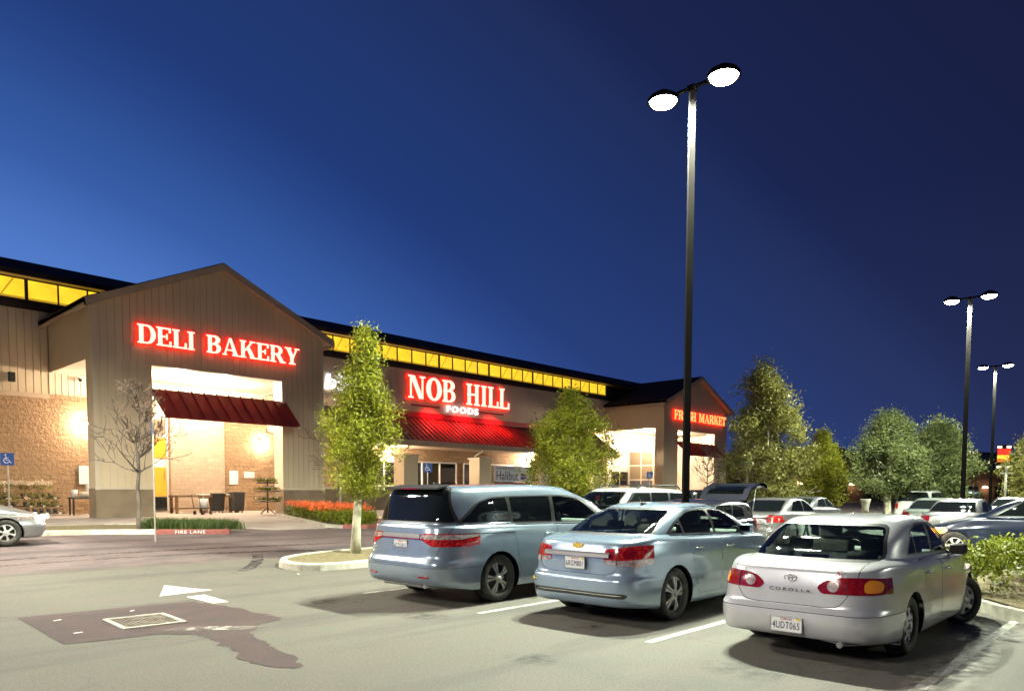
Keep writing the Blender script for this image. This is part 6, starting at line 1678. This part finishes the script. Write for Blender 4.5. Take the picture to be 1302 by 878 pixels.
shop_cart('wire shopping cart behind the black hatchback', 18.0, 8.3, R(100))

# low lit hills at the right
def hills(name, cx, cy, L, ang, H_, seed, m, n=60):
    rnd = random.Random(seed); b = MB(); ca, sa = math.cos(ang), math.sin(ang); ph = [rnd.uniform(0, 6) for _ in range(4)]
    f = lambda t: H_*max(0, math.sin(PI*t))**.7*(.72+.16*math.sin(5*t+ph[0])+.08*math.sin(13*t+ph[1])+.04*math.sin(31*t+ph[2]))
    V = []
    for i in range(n+1):
        t = i/n; s = (t-.5)*L; x, y = cx+ca*s, cy+sa*s; h_ = f(t); row = []
        for k, (w, q) in enumerate(((-500, 0), (-300, .45), (-120, .85), (0, 1), (200, .6), (500, 0))):
            row.append(b.bm.verts.new((x-sa*w*-1, y+ca*w*-1, h_*q-4)))
        V.append(row)
    for i in range(n):
        for k in range(5): fc = b.bm.faces.new((V[i][k], V[i+1][k], V[i+1][k+1], V[i][k+1])); fc.smooth = True
    o = b.build(name, m, None); o['kind'] = 'structure'; return o, f
M['hillm'] = mat('night_hills', (.030, .024, .034), 1.0)
hills('hills', 2500, 240, 1350, R(-80), 205, 5, M['hillm'])
hills('hills', 2200, 900, 1500, R(-66), 105, 9, M['hillm'])
b = MB(); rnd = random.Random(77)
for _ in range(46):
    y = rnd.gauss(395, 34); z = rnd.uniform(42, 100); b.box((1930, y, z), (2, rnd.uniform(1, 2.4), rnd.uniform(1, 2.2)))
tag(b.build('hillside_lights', mat('house_light', (1, .8, .6), .5, emis=(1, .7, .45), es=1.6)), 'scatter of small house lights on the dark hill at the right', 'lights', None, 'stuff')
# ------------------------------------------------------------------ the other cars
def lights_on(root, pts, col, w, nm='lamp_light'):
    for p in pts:
        d = bpy.data.lights.new(nm, 'POINT'); d.energy = w; d.color = col; d.shadow_soft_size = .06; o = bpy.data.objects.new(nm, d); COL.objects.link(o); o.parent = root; o.location = p

def rear_bits_plain(z, w=.17):
    return [([(-.17, z-.08), (.17, z-.08), (.17, z+.08), (-.17, z+.08)], M['plate'], 'number_plate', .006, lambda c: c.x < .5)]
def sedan_spec(pm, L=4.6, W=1.80, H=1.46, deck=.98, gl='glass_tint', tail=None, far=True, **k):
    belt = deck+.02
    tail = tail or M['lamp_red']
    d = dict(L=L, W=W, H=H, ra=1.0, fa=L-.93, R=.32, Rr=.21, tw=.2, wi=.04, Ra=.36, paint=pm, far=far, levels=L_sedan(L, W, H, deck, belt, .84, (.55, 1.38), (2.6, 3.55)),
        dlo=[(1.10, belt+.05), (1.5, H-.12, .1), (1.9, H-.075, .1), (2.55, H-.09, .1), (3.2, belt, .02)],
        side_glass=[[(1.22, belt+.06), (1.52, H-.14), (1.9, H-.095), (2.10, H-.095), (2.13, belt+.04)], [(2.19, belt+.04), (2.17, H-.095), (2.50, H-.11), (3.05, belt+.03)]], sgm=[gl, gl],
        doors=[('door_a', [(1.38, belt), (1.45, .6), (1.6, .3), (2.14, .3), (2.16, belt-.02)]), ('door_b', [(2.16, belt-.02), (2.14, .3), (3.1, .3), (3.16, belt-.05)])],
        handles={'door_a': (1.62, belt-.13, pm), 'door_b': (2.34, belt-.14, pm)},
        tails=[([(.48, deck-.22), (.50, deck-.05), (.95, deck-.06), (.95, deck-.24)], tail, 'tail_light')], lid=[(-.62, deck), (-.55, .62), (.55, .62), (.62, deck), (.62, 1.6), (-.62, 1.6)], lid_x=.5,
        back_glass=[(-.68, belt+.03), (-.54, H-.08), (.54, H-.08), (.68, belt+.03)], bg_x=1.55, bg_z=belt+.01, bgm=gl,
        windshield=[(-.68, belt+.06), (-.54, H-.07), (.54, H-.07), (.68, belt+.06)], ws_x=2.5, ws_z=belt+.02, wsm=gl,
        rear_bits=rear_bits_plain(deck-.28), heads=[([(.42, .62), (.46, .76), (.95, .80), (.95, .64)], M['lamp_clear'])],
        front_bits=[([(-.4, .52), (.4, .52), (.42, .70), (-.42, .70)], M['black'], 'grille', .004, lambda c: c.x > L-.7)])
    d.update(k); return d
def van_spec(pm, L=4.7, W=1.85, H=1.72, belt=1.08, rl=None, ws=(2.75, 3.75), gl='glass_dark', far=True, **k):
    rl = rl or [(.5, 0), (.7, .05), (1.0, .07), (1.1, .09), (1.3, .14), (1.5, .24), (1.65, .34), (1.75, .46)]
    d = dict(L=L, W=W, H=H, ra=1.0, fa=L-.95, R=.35, Rr=.225, tw=.23, wi=.04, Ra=.40, paint=pm, far=far, levels=L_van(L, W, H, belt, .95, rl, ws, .90, .74, .60),
        dlo=[(.35, belt+.05), (.50, H-.15, .08), (1.2, H-.13), (2.7, H-.14, .1), (3.5, belt-.01, .02)],
        side_glass=[[(.45, belt+.07), (.56, H-.17), (1.28, H-.155), (1.32, belt+.05)], [(1.40, belt+.05), (1.38, H-.155), (2.20, H-.155), (2.22, belt+.04)], [(2.30, belt+.04), (2.28, H-.155), (2.64, H-.17), (3.36, belt+.02)]], sgm=[gl, gl, gl],
        doors=[('door_a', [(1.36, belt), (1.45, .6), (1.6, .32), (2.24, .32), (2.26, belt)]), ('door_b', [(2.26, belt), (2.24, .32), (3.2, .32), (3.3, belt-.05)])],
        handles={'door_a': (1.60, belt-.13, pm), 'door_b': (2.44, belt-.13, pm)},
        tails=[([(.62, .82), (.66, 1.06), (1.0, 1.10), (1.0, .80)], M['lamp_red2'], 'tail_light')], lid=[(-.82, 1.10), (-.66, .62), (.66, .62), (.82, 1.10)], lid_x=.4, lid_name='tailgate',
        back_glass=[(-.76, belt+.06), (-.62, H-.12), (.62, H-.12), (.76, belt+.06)], bg_x=.65, bg_z=belt+.03, bgm=gl,
        windshield=[(-.70, belt+.05), (-.60, H-.12), (.60, H-.12), (.70, belt+.05)], ws_x=2.6, ws_z=belt, wsm='glass_clear',
        rear_bits=rear_bits_plain(.90), heads=[([(.45, .70), (.48, .88), (1.0, .92), (1.0, .72)], M['lamp_clear'])],
        front_bits=[([(-.42, .62), (.42, .62), (.44, .84), (-.44, .84)], M['black'], 'grille', .004, lambda c: c.x > L-.7)])
    d.update(k); return d

P_WHITE = paint('white_car_paint', (.50, .51, .47), .05, .35)
P_BLACK = paint('black_car_paint', (.018, .018, .026), .2, .22)
P_GREY = paint('grey_car_paint', (.10, .105, .11), .4, .3)
P_DSIL = paint('warm_silver_paint', (.24, .235, .24), .4, .3)
P_NAVY = paint('navy_car_paint', (.008, .014, .034), .3, .3)
P_TEAL = paint('dark_teal_paint', (.03, .06, .06), .3, .3)
P_GRN = paint('pale_green_silver_paint', (.19, .22, .20), .4, .3)
G2 = 'cars parked across the second row'; G3 = 'cars parked in the rows beyond'

def rack(root, sp, body, lid):
    b = MB()
    for s in (-1, 1):
        b.tube([(.45, s*.60, sp['H']-.05), (.6, s*.60, sp['H']+.045), (2.4, s*.60, sp['H']+.045), (2.6, s*.60, sp['H']-.04)], .022, 6)
    for x in (.9, 1.9): b.tube([(x, -.6, sp['H']+.045), (x, .6, sp['H']+.045)], .018, 6)
    b.build('roof_rack', M['black'], root)
    for s in (-1, 1): mirror_mesh(root, sp, 3.15, 1.15, s, .80, sp['paint'])
    seats(root, sp, .6, [(1.4, 1), (2.2, 2)])
suv = van_spec(P_WHITE, 4.75, 1.86, 1.74, 1.10, [(.5, 0), (.7, .04), (1.1, .06), (1.3, .10), (1.5, .18), (1.65, .28), (1.75, .36)], (3.0, 3.80), extra=rack,
    dlo=[(.35, 1.15), (.45, 1.60, .06), (1.2, 1.62), (2.95, 1.60, .1), (3.55, 1.09, .02)], side_glass=[[(.45, 1.17), (.52, 1.575), (1.28, 1.59), (1.32, 1.15)], [(1.40, 1.15), (1.38, 1.59), (2.20, 1.59), (2.22, 1.14)], [(2.30, 1.14), (2.28, 1.59), (2.88, 1.57), (3.42, 1.12)]])
build_car('parked_suv', 'white sport utility car with a roof rack facing the minivan', 'car', suv, (18.6, 11.2, 0), PI, G2)

def gate_up(root, sp, body, lid):
    # raised tailgate over the open rear
    g_ = MB(); hy = .62; a0 = (.62, 1.40); 
    A = [(.62, 1.42), (.38, 1.70), (-.05, 1.84), (-.38, 1.83), (-.52, 1.76)]
    for (x0, z0), (x1, z1), in zip(A, A[1:]):
        for s in (-1, 1):
            g_.prism([(x0, s*hy, z0), (x1, s*hy, z1), (x1, s*hy, z1-.07), (x0, s*hy, z0-.07)], (0, -s*.15, 0))
    g_.prism([(.62, -hy, 1.42), (.62, -hy, 1.35), (.46, -hy, 1.50), (.46, -hy, 1.57)], (0, 2*hy, 0))
    g_.prism([(-.12, -hy, 1.83), (-.12, -hy, 1.77), (-.50, -hy, 1.72), (-.54, -hy, 1.76), (-.40, -hy, 1.83)], (0, 2*hy, 0))
    t = g_.build('tailgate', sp['paint'], root)
    w = MB(); w.prism([(.46, -.47, 1.56), (.36, -.47, 1.67), (-.10, -.47, 1.80), (-.10, -.47, 1.79), (.36, -.47, 1.66), (.46, -.47, 1.55)], (0, .94, 0)); w.build('rear_window', M['glass_clear'], t)
    st = MB()
    for s in (-1, 1): st.tube([(.30, s*.62, 1.0), (.05, s*.60, 1.74)], .012, 6)
    st.build('gas_strut', M['steel'], root)
    for s in (-1, 1): mirror_mesh(root, sp, 2.9, 1.02, s, .76, sp['paint'])
hatch = van_spec(P_BLACK, 4.25, 1.74, 1.46, .98, [(.5, 0), (.7, .04), (.95, .08), (1.05, .16), (1.2, .30), (1.35, .48), (1.46, .66)], (2.35, 3.4), gl='glass_tint', extra=gate_up, R=.31, Rr=.2, Ra=.35,
    dlo=[(.62, 1.04), (.95, 1.28, .08), (1.5, 1.35), (2.30, 1.34, .1), (3.05, .97, .02)], side_glass=[[(.98, 1.06), (1.10, 1.27), (1.55, 1.325), (1.58, 1.04)], [(1.64, 1.04), (1.62, 1.33), (2.22, 1.315), (2.85, 1.01)]],
    tails=[([(.60, .72), (.64, .98), (.95, 1.02), (.95, .70)], M['lamp_red2'], 'tail_light')],
    back_glass=[(-.66, 1.06), (-.56, 1.36), (.56, 1.36), (.66, 1.06)], bg_x=.85, bg_z=1.02, bgm='glass_dark', windshield=[(-.64, 1.05), (-.55, 1.37), (.55, 1.37), (.64, 1.05)], ws_x=2.3, ws_z=1.0)
build_car('parked_hatchback', 'black hatchback with its tailgate raised right of the nearest lamp post', 'car', hatch, (16.9, 8.35, 0), PI, G2)
wag = van_spec(P_BLACK, 4.5, 1.8, 1.62, 1.02, gl='glass_dark')
build_car('parked_wagon', 'black wagon seen over the blue sedan, behind the nearest lamp post', 'car', wag, (27.0, 16.0, .1), 0, G3)
sd = sedan_spec(P_DSIL, gl='glass_tint', tail=M['lamp_red2'])
build_car('parked_sedan', 'grey sedan with red tail lights just right of the black hatchback', 'car', sd, (20.2, 9.5, 0), R(0), G3)
lights_on(bpy.context.scene.objects['parked_sedan.002'] if 'parked_sedan.002' in bpy.data.objects else COL.objects[-1], [(-.25, .7, .8)], (1, .05, .03), 6)
sd = sedan_spec(P_GREY, gl='glass_dark')
build_car('parked_sedan', 'low dark grey sedan with a pale rear pillar beyond the silver sedan roof', 'car', sd, (27.6, 11.5, .0), 0, G3)
# right-hand group
sd = sedan_spec(P_DSIL, 4.5, 1.78, 1.43, .94, gl='glass_tint', tail=M['lamp_red'])
build_car('parked_sedan', 'warm silver sedan directly behind the passing navy car', 'car', sd, (25.6, 5.6, 0), R(0), G3)
sd = sedan_spec(P_GRN, 4.5, 1.78, 1.42, .94, gl='glass_tint')
build_car('parked_sedan', 'pale green sedan tucked left of the warm silver sedan', 'car', sd, (30.2, 7.4, 0), R(0), G3)
vn = van_spec(P_WHITE, 4.9, 1.95, 1.75, 1.12, gl='glass_dark')
build_car('parked_minivan', 'white minivan with a red tail light beside the pale forking tree', 'minivan', vn, (40.4, 10.4, 0), 0, G3)
vn = van_spec(P_TEAL, 4.8, 1.9, 1.72, 1.10, gl='glass_dark')
build_car('parked_wagon', 'dark teal wagon with a pale roof at the foot of the middle lamp post', 'car', vn, (47.6, 9.9, 0), 0, G3)
sd = sedan_spec(P_BLACK, 4.6, 1.8, 1.44, .96, gl='glass_dark')
build_car('parked_sedan', 'black sedan between the two right lamp posts', 'car', sd, (37.0, 5.9, 0), 0, G3)
sd = sedan_spec(P_WHITE, 4.6, 1.8, 1.44, .96, gl='glass_tint')
build_car('parked_sedan', 'white sedan at the right edge behind the passing navy car', 'car', sd, (29.0, 2.9, 0), 0, G3)
sd = sedan_spec(P_GREY, 4.6, 1.8, 1.45, .96, gl='glass_dark', tail=M['lamp_red2'])
build_car('parked_sedan', 'dark sedan with a lit red tail light at the far right edge', 'car', sd, (46.5, 6.0, 0), 0, G3)
# cars on the move, built at rest
sd = sedan_spec(P_NAVY, 4.8, 1.86, 1.56, 1.04, gl='glass_tint', far=False, R=.35)
nv = build_car('moving_car', 'navy car passing behind the hedge with an amber signal lamp lit', 'car', sd, (20.8, .3, 0), R(90), 'cars driving past')
M['amber_lit'] = mat('lit_amber', (1, .4, .05), .4, emis=(1, .38, .03), es=9)
b = MB(); b.box((4.30, .895, .70), (.26, .06, .10), bev=.02); b.build('signal_lamp', M['amber_lit'], nv)
lights_on(nv, [(4.45, 1.08, .66)], (1, .5, .12), 16)
sd = sedan_spec(P_DSIL, 4.6, 1.8, 1.45, .98, gl='glass_tint', far=True)
nv = build_car('moving_car', 'silver car entering at the left edge along the store drive with headlights on', 'car', sd, (.75, 21.9, gz(21.9)), R(-4), 'cars driving past')
M['head_lit'] = mat('lit_headlight', (1, .95, .85), .4, emis=(1, .95, .82), es=14)
for s in (-1, 1):
    b = MB(); b.box((4.50, s*.66, .70), (.10, .24, .10), bev=.03, rot=(0, 0, -s*.3)); b.build('headlight', M['head_lit'], nv)
lights_on(nv, [(4.9, .5, .66), (4.9, -.5, .66)], (1, .93, .82), 14)
# ------------------------------------------------------------------ lettering to real meshes
bpy.context.view_layer.update()
dg_ = bpy.context.evaluated_depsgraph_get()
for o in [o for o in scene.objects if o.type == 'FONT']:
    me = bpy.data.meshes.new_from_object(o.evaluated_get(dg_)); me.name = o.name
    nm = o.name; n_ = bpy.data.objects.new(nm+'_m', me); COL.objects.link(n_)
    n_.parent = o.parent; n_.location = o.location; n_.rotation_euler = o.rotation_euler; n_.scale = o.scale
    for k in ('label', 'category', 'group', 'kind'):
        if k in o: n_[k] = o[k]
    bpy.data.objects.remove(o); n_.name = nm
